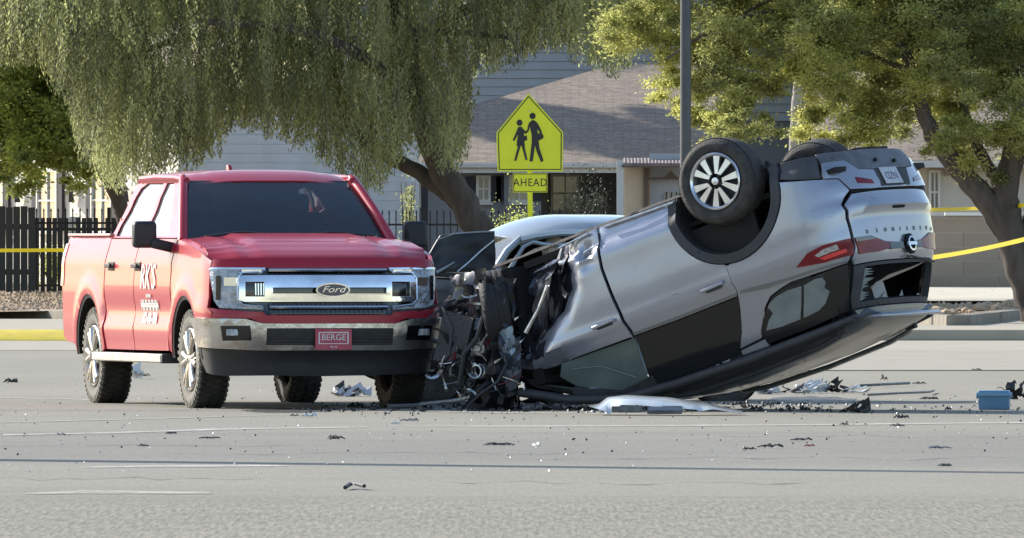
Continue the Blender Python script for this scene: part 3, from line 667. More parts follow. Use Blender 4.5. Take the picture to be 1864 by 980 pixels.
for k in range(16):
    a = random.Random(k).uniform(0, 6.28); c = (-1.95, 1.27); pts = []
    for j in range(5): u = c[0]+math.cos(a)*j*.07+random.Random(k*9+j).uniform(-.02,.02); z = c[1]+math.sin(a)*j*.045; pts.append(fdisp(SH(max(-2.3, min(-1.66, u)), max(1.15, min(1.47, z)), .001), -1.7, 1.3))
    cr.tube(pts, .0012, n=3)
obj('glass_crease', MB().tube([SH(-2.25,1.20,.0), SH(-2.0,1.26,-.005), SH(-1.75,1.44,.0)], .004, n=4), M_film, V)
SP('front_window_rim', [(-1.62,1.475), (-1.95,1.50), (-2.33,1.34), (-2.36,1.38), (-2.0,1.60), (-1.62,1.60)], M_clad, both=True, off=-.004)
# roof and windscreen
RZ = [(-.80,1.60), (-.72,1.66), (-.5,1.70), (0,1.735), (.6,1.735), (1.0,1.70), (1.35,1.64), (1.7,1.54), (2.1,1.36), (2.4,1.2)]
def sroof(x, y):
    z = lerp_tab(RZ, x); a = abs(y)/.72; z -= .07*a**3+.045*max(0, a-.86)/.14
    z -= .010*math.exp(-((abs(y)-.30)/.03)**2)*(1 if -.6 < x < 1.2 else 0)
    if x > .8: z += .03*(x-.8)*noise.noise(Vector((x*3, y*4, 3)))
    return (x, y, z)
obj('roof_panel', panel(sheet(sroof), [(-.80,-.55), (-.70,-.66), (-.3,-.715), (.8,-.725), (1.5,-.72), (1.5,.72), (.8,.725), (-.3,.715), (-.70,.66), (-.80,.55)], th=.03, h=.07), mat('roof_silver_dark', (.16,.165,.17), .3, metal=.5, coat=.7, var=.3, vscale=3, vcol=(.10,.10,.10)), V, bevel=.01)  # roof silver is darker than the body silver
obj('windshield', panel(sheet(sroof), [(1.52,-.70), (2.38,-.70), (2.38,.70), (1.52,.70)], th=.01, h=.1), M_green, V)
for s in (-1, 1):
    obj('roof_edge', MB().tube([(-.70, s*.68, 1.60), (-.3, s*.725, 1.62), (.3, s*.735, 1.625), (1.0, s*.735, 1.60), (1.5, s*.745, 1.56), (1.95, s*.80, 1.42), (2.35, s*.86, 1.22)], [.03,.04,.042,.042,.042,.04,.04], n=10), M_clad, V)
    rr_ = obj('roof_rail', MB().tube([(-.55, s*.61, 1.64), (-.50, s*.615, 1.685), (-.30, s*.62, 1.715), (.3, s*.625, 1.728), (.9, s*.625, 1.705), (1.12, s*.62, 1.67), (1.18, s*.61, 1.62)], [.02,.022,.022,.022,.022,.022,.02], n=8), M_torn if s > 0 else M_clad, V)  # far rail gets bright metal to paint the sun on it, near rail stays dark
    [obj('rail_foot', MB().box(c_, (.10,.05,.06)), M_clad, rr_, bevel=.01) for c_ in ((-.53, s*.61, 1.65), (1.15, s*.61, 1.63))]
# bumper, tailgate
bump = [(.40,.33), (.55,.345), (.60,.435), (.70,.452), (KP-.70,.452), (KP-.60,.435), (KP-.55,.345), (KP-.40,.33), (KP-.376,.466), (KP-.458,.49), (KP-.497,.60), (KP-.64,.615), (.64,.615), (.497,.60), (.458,.49), (.376,.466)]
SP('rear_bumper', bump, M_silver, both=False, gap=.003, off=.006, h=.05)
SP('bumper_side_cladding', [(.10,.36), (.12,.22), (.39,.25), (.385,.33), (.37,.455), (.30,.44)], mat('faded_cladding', (.06,.062,.066), .6, var=.3, vscale=8), both=True, gap=.003, h=.05)
SP('bumper_lower_cladding', [(.39,.24), (.55,.26), (KP-.55,.26), (KP-.39,.24), (KP-.40,.33), (KP-.545,.345), (KP-.60,.43), (KP-.70,.447), (.70,.447), (.60,.43), (.545,.345), (.40,.33)], mat('grey_plastic', (.12,.125,.135), .5, var=.3, vscale=7), both=False, off=.0, h=.05)
ho = MB()
for u, z in ((.78,.37), (.96,.385)): p = SH(u, z, .004); ho.tube([p, p+Vector((-.02,0,0))], .016, n=10)
obj('bumper_plug', ho, M_gap, V)
SP('bumper_reflector', [(.555,.505), (.66,.545), (.665,.578), (.555,.560)], M_tailred, both=False, off=.012, th=.01, h=.03)
SP('bumper_reflector', mu([(.555,.505), (.66,.545), (.665,.578), (.555,.560)]), mat('reflector_dim', (.10,.03,.05), .3, coat=1), both=False, off=.012, th=.01, h=.03)
SP('plate_recess', [(.72,.455), (KP-.68,.455), (KP-.72,.60), (.73,.60)], M_clad, both=False, off=.0085, th=.012, h=.04)
pc = SH(.845,.52,.016); qx = SH(.80,.52,.016)-SH(.90,.52,.016); qz = SH(.845,.56,.016)-SH(.845,.48,.016)
Mp = frame(pc, qx, qz); pl = MB().box((0,0,0), (.30,.15,.004)); plm = pl.mesh('plate', 50); plm.transform(Mp); lp = link('licence_plate', plm, mat('plate_pale', (.42,.44,.48), .4, var=.2, vscale=12, vcol=(.55,.56,.6)), V)
text('plate_lettering', 'NZD', .095, mat('plate_ink', (.12,.12,.18), .5), lp, Mp@Matrix.Translation((0,0,.003)), .001)
gate = [(.512,.632), (.67,.630), (KP-.67,.630), (KP-.512,.632), (KP-.445,.71), (KP-.460,.823), (KP-.468,.97), (KP-.462,1.063), (KP-.42,1.15), (KP-.43,1.195), (.43,1.195), (.42,1.15), (.462,1.063), (.468,.97), (.460,.823), (.445,.71)]
SP('tailgate', gate, M_silver, both=False, gap=.003, h=.05)
SP('tailgate_seam', [(.497,.603), (.64,.618), (KP-.64,.618), (KP-.497,.603), (KP-.51,.634), (.51,.634)], M_gap, both=False, off=-.012, h=.05)
SP('tail_lamp', [(.015,1.077), (.151,1.007), (.281,.984), (.448,.985), (.452,1.05), (.43,1.115), (.237,1.113)], M_tailred, both=False, off=.012, th=.02, h=.03)
SP('tail_lamp', mu([(.015,1.077), (.151,1.007), (.281,.984), (.448,.985), (.452,1.05), (.43,1.115), (.237,1.113)]), M_tailred, both=False, off=.012, th=.02, h=.03)
SP('lamp_insert', [(.20,1.035), (.27,1.01), (.36,1.005), (.36,1.045), (.22,1.06)], mat('lamp_clear', (.6,.6,.58), .15, coat=1, var=.5, vscale=30, vcol=(.25,.2,.2)), both=False, off=.017, th=.01, h=.02)
SP('lamp_insert', [(.22,1.068), (.40,1.055), (.40,1.085), (.25,1.095)], mat('bright_red', (.75,.03,.03), .15, coat=1), both=False, off=.017, th=.01, h=.02)
SP('gate_lamp', [(.475,.99), (.575,.992), (.675,1.05), (.80,1.066), (.80,1.10), (.60,1.125), (.47,1.122)], M_tailred, both=False, off=.012, th=.02, h=.03)
SP('gate_lamp_strip', [(.475,.988), (.575,.990), (.62,1.018), (.56,1.022), (.475,1.02)], mat('smoked_lens', (.06,.065,.075), .15, coat=1), both=False, off=.016, th=.01, h=.02)
SP('gate_lamp', mu([(.475,.99), (.575,.992), (.675,1.05), (.80,1.066), (.80,1.10), (.60,1.125), (.47,1.122)]), M_tailred, both=False, off=.012, th=.02, h=.03)
SP('gate_black_strip', [(.70,1.062), (KP-.70,1.062), (KP-.70,1.118), (.70,1.118)], M_blackg, both=False, off=.016, th=.02, h=.03)
bq = SH(.90,1.085,.03); bx = SH(.85,1.085,.03)-SH(.95,1.085,.03); bz = SH(.9,1.12,.03)-SH(.9,1.05,.03)
bm_ = MB(); n = 28
bm_.add([(.062*math.cos(2*math.pi*k/n)*r_, .062*math.sin(2*math.pi*k/n)*r_, h_) for r_, h_ in ((1,0), (1,.012), (.78,.014), (.76,0)) for k in range(n)],
        [(i*n+k, i*n+(k+1) % n, (i+1)*n+(k+1) % n, (i+1)*n+k) for i in range(3) for k in range(n)]); bm_.box((0,0,.010), (.15,.026,.014))
bme = bm_.mesh('badge', 40); bme.transform(frame(bq, bx, bz)); bo = link('badge', bme, M_chrome, V)
bk_ = MB().prism([(.075*math.cos(2*math.pi*k/n), .085*math.sin(2*math.pi*k/n)) for k in range(n)], -.02, -.001, 'xy'); bme2 = bk_.mesh('b', 40); bme2.transform(frame(bq, bx, bz)); link('badge_back', bme2, M_gap, bo)
tq = SH(.90,.955,.002); tx = SH(.95,.955)-SH(.85,.955); tz = SH(.9,.97)-SH(.9,.94)
LET = 'PATHFINDER'
for i, ch_ in enumerate(LET):
    u = 1.19-.070*i; p = SH(u,.955,.004); ux = SH(u-.02,.955)-SH(u+.02,.955); uz = SH(u,.97)-SH(u,.94); text('badge_letter', ch_, .048, M_trim, V, frame(p, ux, uz), .002)
SP('handle_slot', [(.79,.775), (.90,.775), (.90,.79), (.79,.79)], M_gap, both=False, off=.004, th=.01, h=.02)
# rear window opening
hole = [(.50,1.225), (.43,1.485), (KP-.43,1.485), (KP-.50,1.225)]
SP('rear_window_frame', [(.428,1.198), (KP-.428,1.198), (KP-.36,1.465), (KP-.36,1.53), (.36,1.53), (.36,1.465)], M_clad, both=False, holes=(hole,), off=0, th=.05, h=.05, gap=.003)
sh_ = MB()
rs = random.Random(5)
for k in range(13):
    z = 1.235+k*.0185; u0 = .50-.07*(z-1.225)/.26; p = SH(u0+.005, z, -.01); q = SH(u0+rs.uniform(.02,.10), z+rs.uniform(.0,.02), -.014); r_ = SH(u0+.005, z+.022, -.01)
    sh_.add([p, q, r_, p+Vector((.003,0,0)), q+Vector((.003,0,0)), r_+Vector((.003,0,0))], [(0,1,2), (5,4,3), (0,3,4,1), (1,4,5,2), (2,5,3,0)])
for k in range(3):
    u = .62+k*.22; z = 1.475; p = SH(u, z, -.01); q = SH(u+.05, z, -.01); r_ = SH(u+.03, z-rs.uniform(.01,.05), -.012)
    sh_.add([p, q, r_, p+Vector((.003,0,0)), q+Vector((.003,0,0)), r_+Vector((.003,0,0))], [(0,1,2), (5,4,3), (0,3,4,1), (1,4,5,2), (2,5,3,0)])
obj('rear_glass_shards', sh_, M_film, V, kind='stuff', sharp=0)
SP('roof_spoiler', [(.37,1.535), (KP-.37,1.535), (KP-.40,1.60), (KP-.55,1.64), (.55,1.64), (.40,1.60)], mat('spoiler_grey', (.20,.21,.21), .35, metal=.4, coat=.6), both=False, off=.012, th=.05, h=.05)
sp_ = MB(); 
for s in (1,): sp_.box((-.79,0,1.615), (.18,1.06,.035), rot=(0,.25,0))
obj('spoiler_blade', sp_, M_silver, V, bevel=.015)
obj('rear_wiper', MB().tube([SH(.85,1.19,.02), SH(.90,1.17,.03), SH(1.2,1.22,.03)], .008, n=6), M_clad, V)
# cabin seen through the openings
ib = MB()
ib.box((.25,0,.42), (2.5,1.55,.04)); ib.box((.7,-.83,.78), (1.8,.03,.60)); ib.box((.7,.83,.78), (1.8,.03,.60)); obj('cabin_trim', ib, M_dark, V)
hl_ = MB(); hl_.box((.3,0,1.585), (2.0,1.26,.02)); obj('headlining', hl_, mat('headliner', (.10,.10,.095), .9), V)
for y in (-.45, .45):
    a = obj('rear_seat', MB().box((-.10,y,1.0), (.16,.62,.72), rot=(0,-.15,0)), M_seat, V, bevel=.05); obj('headrest', MB().box((-.17,y,1.40), (.10,.25,.15)), M_seat, a, bevel=.03)
    obj('front_seat', MB().box((1.0,y,1.0), (.16,.50,.72), rot=(0,-.2,0)).box((1.3,y,.72), (.5,.5,.16)), M_seat, V, bevel=.05)
obj('cargo_rag', MB().grid(lambda a, b: (-.70+.04*math.sin(b*9), -.20+.26*b, 1.33+.13*a+.03*math.sin(a*7+b*11)), [k/6 for k in range(7)], [k/8 for k in range(9)]).thick(.006, (1,0,0)), mat('pale_cloth', (.5,.5,.48), .8), V)
# handles
for x0, z0 in ((.285,.995), (1.34,.96)):
    u = -(x0+.45); p = SH(u, z0, .0); hh = MB().box((x0, p.y-.032, z0), (.215,.022,.030), rot=(0,-.05,0)); hh.box((x0-.085, p.y-.012, z0), (.03,.04,.026)); hh.box((x0+.085, p.y-.012, z0), (.03,.04,.026))
    hn = obj('door_handle', hh, M_silver, V, bevel=.008); obj('handle_cup', MB().box((x0, p.y-.002, z0+.004), (.15,.012,.055)), mat('cup_dark', (.06,.065,.08), .4, metal=.4), hn, bevel=.004)
# underbody
ub = MB()
ub.grid(lambda x, y: (x, y, .255+.015*noise.noise(Vector((x*3, y*3, 0)))), [-.80+k*.1 for k in range(28)], [-.62+k*.124 for k in range(11)]); ub.thick(.02, (0,0,1))
for s in (-1, 1): ub.box((.75, s*.55, .22), (2.7,.10,.06))
ub.box((0,0,.16), (.35,1.2,.10)); ub.tube([(2.0,.15,.21), (1.0,.2,.20), (.2,.35,.20), (-.5,.40,.22), (-.8,.42,.30)], .035); ub.box((-.70,.25,.26), (.30,.55,.12)); ub.box((.9,-.15,.21), (.9,.5,.06)); ub.box((-.3,-.2,.20), (.5,.7,.06))
ub.tube([(0,-.75,.19), (0,.75,.10)], .035); ub.tube([(.5,-.45,.2), (.0,-.72,.19)], .03); ub.tube([(.5,.45,.2), (.0,.72,.10)], .03); ub.tube([(-.1,-.6,.16), (-.05,-.62,.55)], .04); ub.tube([(-.1,.6,.1), (-.05,.62,.55)], .04)
obj('underbody', ub, M_under, V)
obj('tail_core', MB().box((-.62,0,.62), (.62,1.30,.64)), M_gap, V)
wheel(V, (-.013,-.868,.19), .350, .245, .232, -1, 'suv', M_tyre, rot=(R(2),0,0), lugs=0)
wheel(V, (.02,.868,.235), .350, .245, .232, 1, 'suv', M_tyre, rot=(R(-8),0,R(4)), lugs=0)
# crushed front end
def crumple(name, corners, nu, nv, amp, seed, mt, parent=V, th=.006, freq=3., sharp=25):
    a, b, c, d = [Vector(p) for p in corners]
    nrm = (b-a).cross(d-a).normalized()
    def f(i, j):
        u, v = i/nu, j/nv; p = a*(1-u)*(1-v)+b*u*(1-v)+c*u*v+d*(1-u)*v
        q = Vector((u*freq+seed*3.1, v*freq*1.3, seed)); k = abs(noise.noise(q))*2-.5+.5*noise.noise(q*2.7)
        e = Vector((noise.noise(q*1.9+Vector((5,0,0))), noise.noise(q*1.7+Vector((0,7,0))), noise.noise(q*2.1)))*.6
        return tuple(p+nrm*k*amp+e*amp)
    mb = MB().grid(f, range(nu+1), range(nv+1)); mb.thick(th, nrm); return obj(name, mb, mt, parent, sharp=sharp)
crumple('crumpled_hood', [(2.30,-.92,.16), (2.75,-.70,.10), (3.02,-.70,.62), (2.50,-.92,.80)], 12, 12, .055, 2, mat('navy_black_paint', (.012,.014,.020), .25, metal=.3, coat=1., bump=.3, bscale=6))
crumple('crumpled_fender', [(2.06,-.90,.33), (2.36,-.96,.20), (2.56,-.96,1.05), (2.30,-.90,1.12)], 10, 14, .05, 4, M_burnt)
crumple('crumpled_fender_liner', [(2.16,-.97,.36), (2.24,-.99,.33), (2.36,-.99,1.02), (2.27,-.96,1.05)], 4, 14, .05, 8, M_blue)
crumple('crushed_apron', [(2.25,-.93,.85), (2.65,-.85,.75), (2.95,-.80,1.30), (2.45,-.80,1.38)], 10, 10, .09, 6, M_burnt)
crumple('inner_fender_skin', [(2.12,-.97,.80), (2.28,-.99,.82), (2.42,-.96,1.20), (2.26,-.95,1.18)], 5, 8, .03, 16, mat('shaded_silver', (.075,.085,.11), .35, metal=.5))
crumple('blue_panel_scrap', [(2.15,-1.0,.70), (2.29,-1.0,.72), (2.27,-.98,.95), (2.20,-.99,.90)], 4, 5, .025, 11, mat('pale_blue_scrap', (.18,.25,.32), .35, metal=.4, coat=.5))
ec = MB(); rs = random.Random(11)
for k in range(26):
    ec.box((rs.uniform(2.25,2.9), rs.uniform(-.75,.7), rs.uniform(.25,1.15)), (rs.uniform(.1,.4), rs.uniform(.1,.4), rs.uniform(.08,.3)), rot=(rs.uniform(-1,1), rs.uniform(-1,1), rs.uniform(-1,1)))
for k in range(18):
    p = Vector((rs.uniform(2.3,2.9), rs.uniform(-.85,.3), rs.uniform(.3,1.2))); pts = [p]
    for j in range(4): pts.append(pts[-1]+Vector((rs.uniform(-.15,.15), rs.uniform(-.12,.12), rs.uniform(-.12,.12))))
    ec.tube(pts, rs.uniform(.008,.025), n=5)
obj('engine_wreck', ec, M_burnt, V, sharp=30)
obj('front_bulkhead', MB().box((2.15,0,.72), (.10,1.66,1.0)), M_gap, V)
def strips(name, n, seed, x, y, z, mt, w=(.008,.03), L=(.08,.3), parent=V):
    rs = random.Random(seed); out = []
    for k in range(n):
        p = Vector((rs.uniform(*x), rs.uniform(*y), rs.uniform(*z))); d = Vector((rs.uniform(-1,1), rs.uniform(-.35,.35), rs.uniform(-1,1))).normalized(); l = rs.uniform(*L); ww = rs.uniform(*w)
        t = d.cross(Vector((0,1,0))).normalized(); bend = Vector((rs.uniform(-1,1), rs.uniform(-1,1), rs.uniform(-1,1)))*l*.22; m = MB(); N = 7
        def f(i, j): s_ = i/(N-1); return tuple(p+d*l*s_+bend*math.sin(s_*3.1)+t*ww*(j-.5)*(1-.6*s_)+Vector((0, -.012*j*math.sin(s_*5), 0)))
        m.grid(f, range(N), range(2)); m.thick(.004, (0,1,0)); out.append(obj(name, m, mt, parent, sharp=30))
    return out
strips('torn_strip', 26, 21, (2.42,2.95), (-1.02,-.86), (.72,1.15), M_torn, w=(.006,.022), L=(.05,.20))
def coil(name, c, r, h, turns, rad, mt):
    pts = [Vector(c)+Vector((r*math.cos(a), h*a/(2*math.pi*turns), r*math.sin(a))) for a in [2*math.pi*turns*k/(turns*10) for k in range(turns*10+1)]]
    return obj(name, MB().tube(pts, rad, n=5), mt, V)
coil('coil_spring', (2.62,-1.0,.95), .055, .22, 4, .010, M_torn)
obj('radiator_core', MB().box((2.78,-.86,.62), (.34,.05,.42), rot=(.25,.5,.3)), mat('radiator_fins', (.09,.09,.09), .5, metal=.6, bump=1., bscale=60), V)
for k, (c_, r_) in enumerate((((2.52,-.99,.78), .065), ((2.70,-.97,1.02), .05), ((2.86,-.93,.84), .045))):
    obj('pulley', MB().lathe([(0,-.02), (r_*.4,-.022), (r_*.45,-.005), (r_*.85,-.005), (r_,-.02), (r_,.02), (0,.02)], 'y', c_, n=20), M_burnt if k else mat('grey_steel', (.25,.25,.25), .35, metal=.8), V)
for k, pts in enumerate(([(2.40,-.98,.55), (2.50,-1.02,.70), (2.66,-1.0,.78), (2.80,-.98,1.0)], [(2.75,-.95,.35), (2.70,-1.0,.55), (2.80,-1.0,.75), (2.95,-.95,.80)], [(2.30,-1.0,.98), (2.42,-1.03,1.10), (2.60,-1.02,1.14), (2.78,-1.0,1.20)])):
    obj('rubber_hose', MB().tube(pts, .020-.004*k, n=7), M_clad, V)
rw = random.Random(41)
for k in range(9):
    p = Vector((rw.uniform(2.35,2.9), -1.0, rw.uniform(.6,1.2))); q = [p]
    for j in range(6): q.append(q[-1]+Vector((rw.uniform(-.07,.07), rw.uniform(-.02,.02), rw.uniform(-.07,.07))))
    obj('loose_wire', MB().tube(q, .005, n=4), [M_clad, M_torn, MATS['tail_lens_red']][k % 3], V)
strips('torn_strip', 8, 22, (2.05,2.4), (-1.02,-.9), (.35,.95), M_torn, w=(.01,.03), L=(.08,.22))
strips('torn_strip', 12, 23, (2.3,3.0), (-1.0,-.8), (.2,1.3), M_burnt, w=(.02,.06), L=(.15,.4))
obj('bent_wiper_arm', MB().tube([SH(-2.42,.80,.03)+Vector((.08,0,0)), SH(-2.30,.66,.03)+Vector((.03,0,0)), SH(-2.15,.52,.03)+Vector((.03,0,-.02))], [.018,.012,.02], n=6), M_torn, V)
# front wheel pushed back under the crushed bonnet
wheel(V, (2.42,-.72,.52), .35, .24, .10, -1, 'suv', mat('sooty_rubber', (.012,.012,.013), .7, bump=.4, bscale=40), rot=(R(8),0,R(58)), lugs=0)
# ------------------------------------------------------------------ damaged silver sedan behind the SUV
M_pale = paint('pale_silver_paint', (.36,.41,.43), amount=.12, metal=.5, rough=.36, low=-2)
sed = thing('damaged_sedan', 'pale silver sedan with its bonnet burst open, half hidden behind the overturned SUV', 'car', (-.1738, 123.288, .0739), (R(-9), 0, R(196)))
def rf(x, y):
    a = abs(y)/.66; z = 1.60-.045*a**3-.03*max(0, a-.85)/.15-.17*((.66-y)/1.32)**2-.125*(max(0, x+.55)/.55)**2-.10*(max(0, -x-.9)/.9)**2
    return (x-.10*a*a*(1 if x > -.6 else 0), y, z)
obj('roof_panel', panel(sheet(rf), [(.06,-.60), (.12,0), (.06,.60), (-.3,.655), (-1.3,.655), (-1.75,.58), (-1.80,0), (-1.75,-.58), (-1.3,-.655), (-.3,-.655)], th=.03, h=.07), M_pale, sed, bevel=.01)
for s in (-1, 1):
    lo_ = .20 if s < 0 else .0
    obj('windshield_pillar', MB().tube([(-.03, s*.60, 1.455-lo_), (.10, s*.625, 1.34-lo_*.6), (.22, s*.655, 1.16), (.28, s*.68, 1.08)], [.030,.034,.036,.036], n=8), M_pale, sed)
    obj('door_frame', MB().tube([(.14, s*.69, 1.10), (-.04, s*.645, 1.38-lo_), (-.12, s*.64, 1.42-lo_), (-.22, s*.64, 1.40-lo_), (-.7, s*.64, 1.38-lo_), (-1.3, s*.65, 1.34-lo_), (-1.7, s*.67, 1.20)], .020, n=8), M_pale, sed)
    obj('roof_gutter', MB().tube([(-.02, s*.625, 1.44-lo_), (-.15, s*.645, 1.475-lo_), (-.35, s*.65, 1.50-lo_), (-.8, s*.65, 1.51-lo_), (-1.4, s*.65, 1.46-lo_)], .030, n=6), M_pale, sed)
sside = MB()
def sidef(x, z): k = (z-.6)/.45; return (x, .84-.06*k*k-.02*abs(x+.6)**2*.3, z)
obj('front_door', panel(sheet(sidef), [(.20,.30), (.22,1.06), (-.70,1.04), (-.72,.30)], th=.04, h=.08), M_burnt, sed)
obj('rear_door', panel(sheet(sidef), [(-.73,.30), (-.71,1.04), (-1.7,1.02), (-1.6,.5), (-1.5,.3)], th=.04, h=.08), M_pale, sed)
obj('front_fender', panel(sheet(sidef), [(.24,.95), (.23,.35), (.55,.35), (.62,.62), (.80,.70), (.98,.62), (1.1,.4), (1.25,.5), (1.22,1.0), (.9,1.12), (.3,1.12)], th=.04, h=.08), mat('navy_black_paint2', (.012,.013,.018), .3, metal=.3, coat=.9, var=.4, vscale=5, vcol=(.03,.03,.035)), sed)
obj('side_marker', MB().box((.66,.845,.905), (.045,.012,.018), rot=(0,.2,0)), M_film, sed)
obj('marker_lamp', MB().box((.74,.845,.66), (.03,.012,.03)), M_tailred, sed)
# bonnet standing open, seen from its dark underside
hb = MB()
def hbf(i, j): u, v = i/14, j/10; return (.40+.68*u+.02*noise.noise(Vector((u*4, v*4, 0))), .78-1.45*v, 1.205+.33*(1-(1-min(1, (1-u)*6))**2)*0+.31*(1-u*.0)*1.0*(1-.25*u**3)+.02*noise.noise(Vector((u*3, v*3, 5)))-.10*v*0)
def hbf2(i, j):
    u, v = i/16, j/12; x = .27+.58*u; zt = 1.535-.05*u-.16*max(0, u-.82)/.18; zb = 1.19
    return (x, .80+.10*(1-v)+.03*noise.noise(Vector((u*3, v*3, 2)))-.06*math.sin(u*3.1), zb+(zt-zb)*v)
hb.grid(hbf2, range(17), range(13)); hb.thick(.02, (0,-1,0)); bon = obj('open_bonnet', hb, mat('bonnet_underside', (.014,.016,.016), .5, var=.3, vscale=4, vcol=(.025,.028,.026)), sed)
def bon_p(u, v, o=.02): p = Vector(hbf2(u*16, v*12)); return p+Vector((0, o, 0))
obj('bonnet_brace', MB().tube([bon_p(.02,.80), bon_p(.22,.52), bon_p(.42,.24), bon_p(.58,.02)], .011, n=6), M_chromed, bon)
obj('bonnet_brace', MB().tube([bon_p(.62,.28), bon_p(.80,.12), bon_p(.93,.02)], [.008,.016,.022], n=6), M_trim, bon)
obj('bonnet_edge', MB().tube([bon_p(.0,1.0,0), bon_p(.3,1.0,0), bon_p(.6,1.0,0), bon_p(.85,.99,0)], .008, n=6), M_trim, bon)
obj('bonnet_latch', MB().tube([bon_p(.40,-.10,.03), bon_p(.36,.02,.03), bon_p(.31,-.22,.03), bon_p(.40,-.28,.03)], .012, n=6), M_torn, bon)
obj('bonnet_hinge_rail', MB().tube([(.90,.86,1.185), (.6,.88,1.165), (.30,.86,1.15)], .02, n=6), M_black, sed)
obj('windshield', MB().grid(lambda a, y: (.02+.25*a, y*(.60+.08*a), 1.44-.42*a-.19*((1-y)/2)**2*(1-a)), [k/4 for k in range(5)], [-1+.2*k for k in range(11)]).thick(.006, (1,0,.5)), M_wind, sed)
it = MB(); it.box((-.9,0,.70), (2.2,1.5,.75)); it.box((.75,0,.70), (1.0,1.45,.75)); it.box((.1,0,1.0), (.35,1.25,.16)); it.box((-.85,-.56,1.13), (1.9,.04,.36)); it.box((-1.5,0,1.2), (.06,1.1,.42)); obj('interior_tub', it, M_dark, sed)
for y in (-.35, .35): obj('seat', MB().box((-.75,y,1.12), (.15,.46,.55), rot=(0,-.2,0)), M_seat, sed, bevel=.04)
ab = MB(); ab.lathe([(0,-.10), (.08,-.08), (.12,0), (.08,.08), (0,.10)], 'y', (-.36,.52,1.33), n=14); obj('airbag', ab, mat('airbag_beige', (.62,.52,.42), .8, bump=.3, bscale=12), sed)
tr = MB(); tr.grid(lambda x, y: (x, y*.66, 1.02-.05*(x+2.4)**2), [-1.75-.15*k for k in range(8)], [-1+.25*k for k in range(9)]); tr.thick(.03, (0,0,-1)); obj('boot_lid', tr, M_pale, sed)
crumple('crushed_front', [(1.15,.85,.30), (1.15,-.7,.30), (1.25,-.7,1.10), (1.18,.85,1.12)], 10, 8, .10, 31, M_burnt, parent=sed)
crumple('crushed_door_skin', [(.05,.86,1.08), (-.6,.84,1.14), (-.9,.84,1.36), (-.25,.72,1.20)], 8, 6, .05, 33, mat('rust_brown_dark', (.035,.022,.018), .7), parent=sed)
for x, y in ((.75,.62), (.80,-.74), (-1.85,.74), (-1.85,-.74)): wheel(sed, (x, y, .33), .33, .21, .10 if x > 0 else .21, 1 if y > 0 else -1, 'suv', M_tyre, lugs=0)

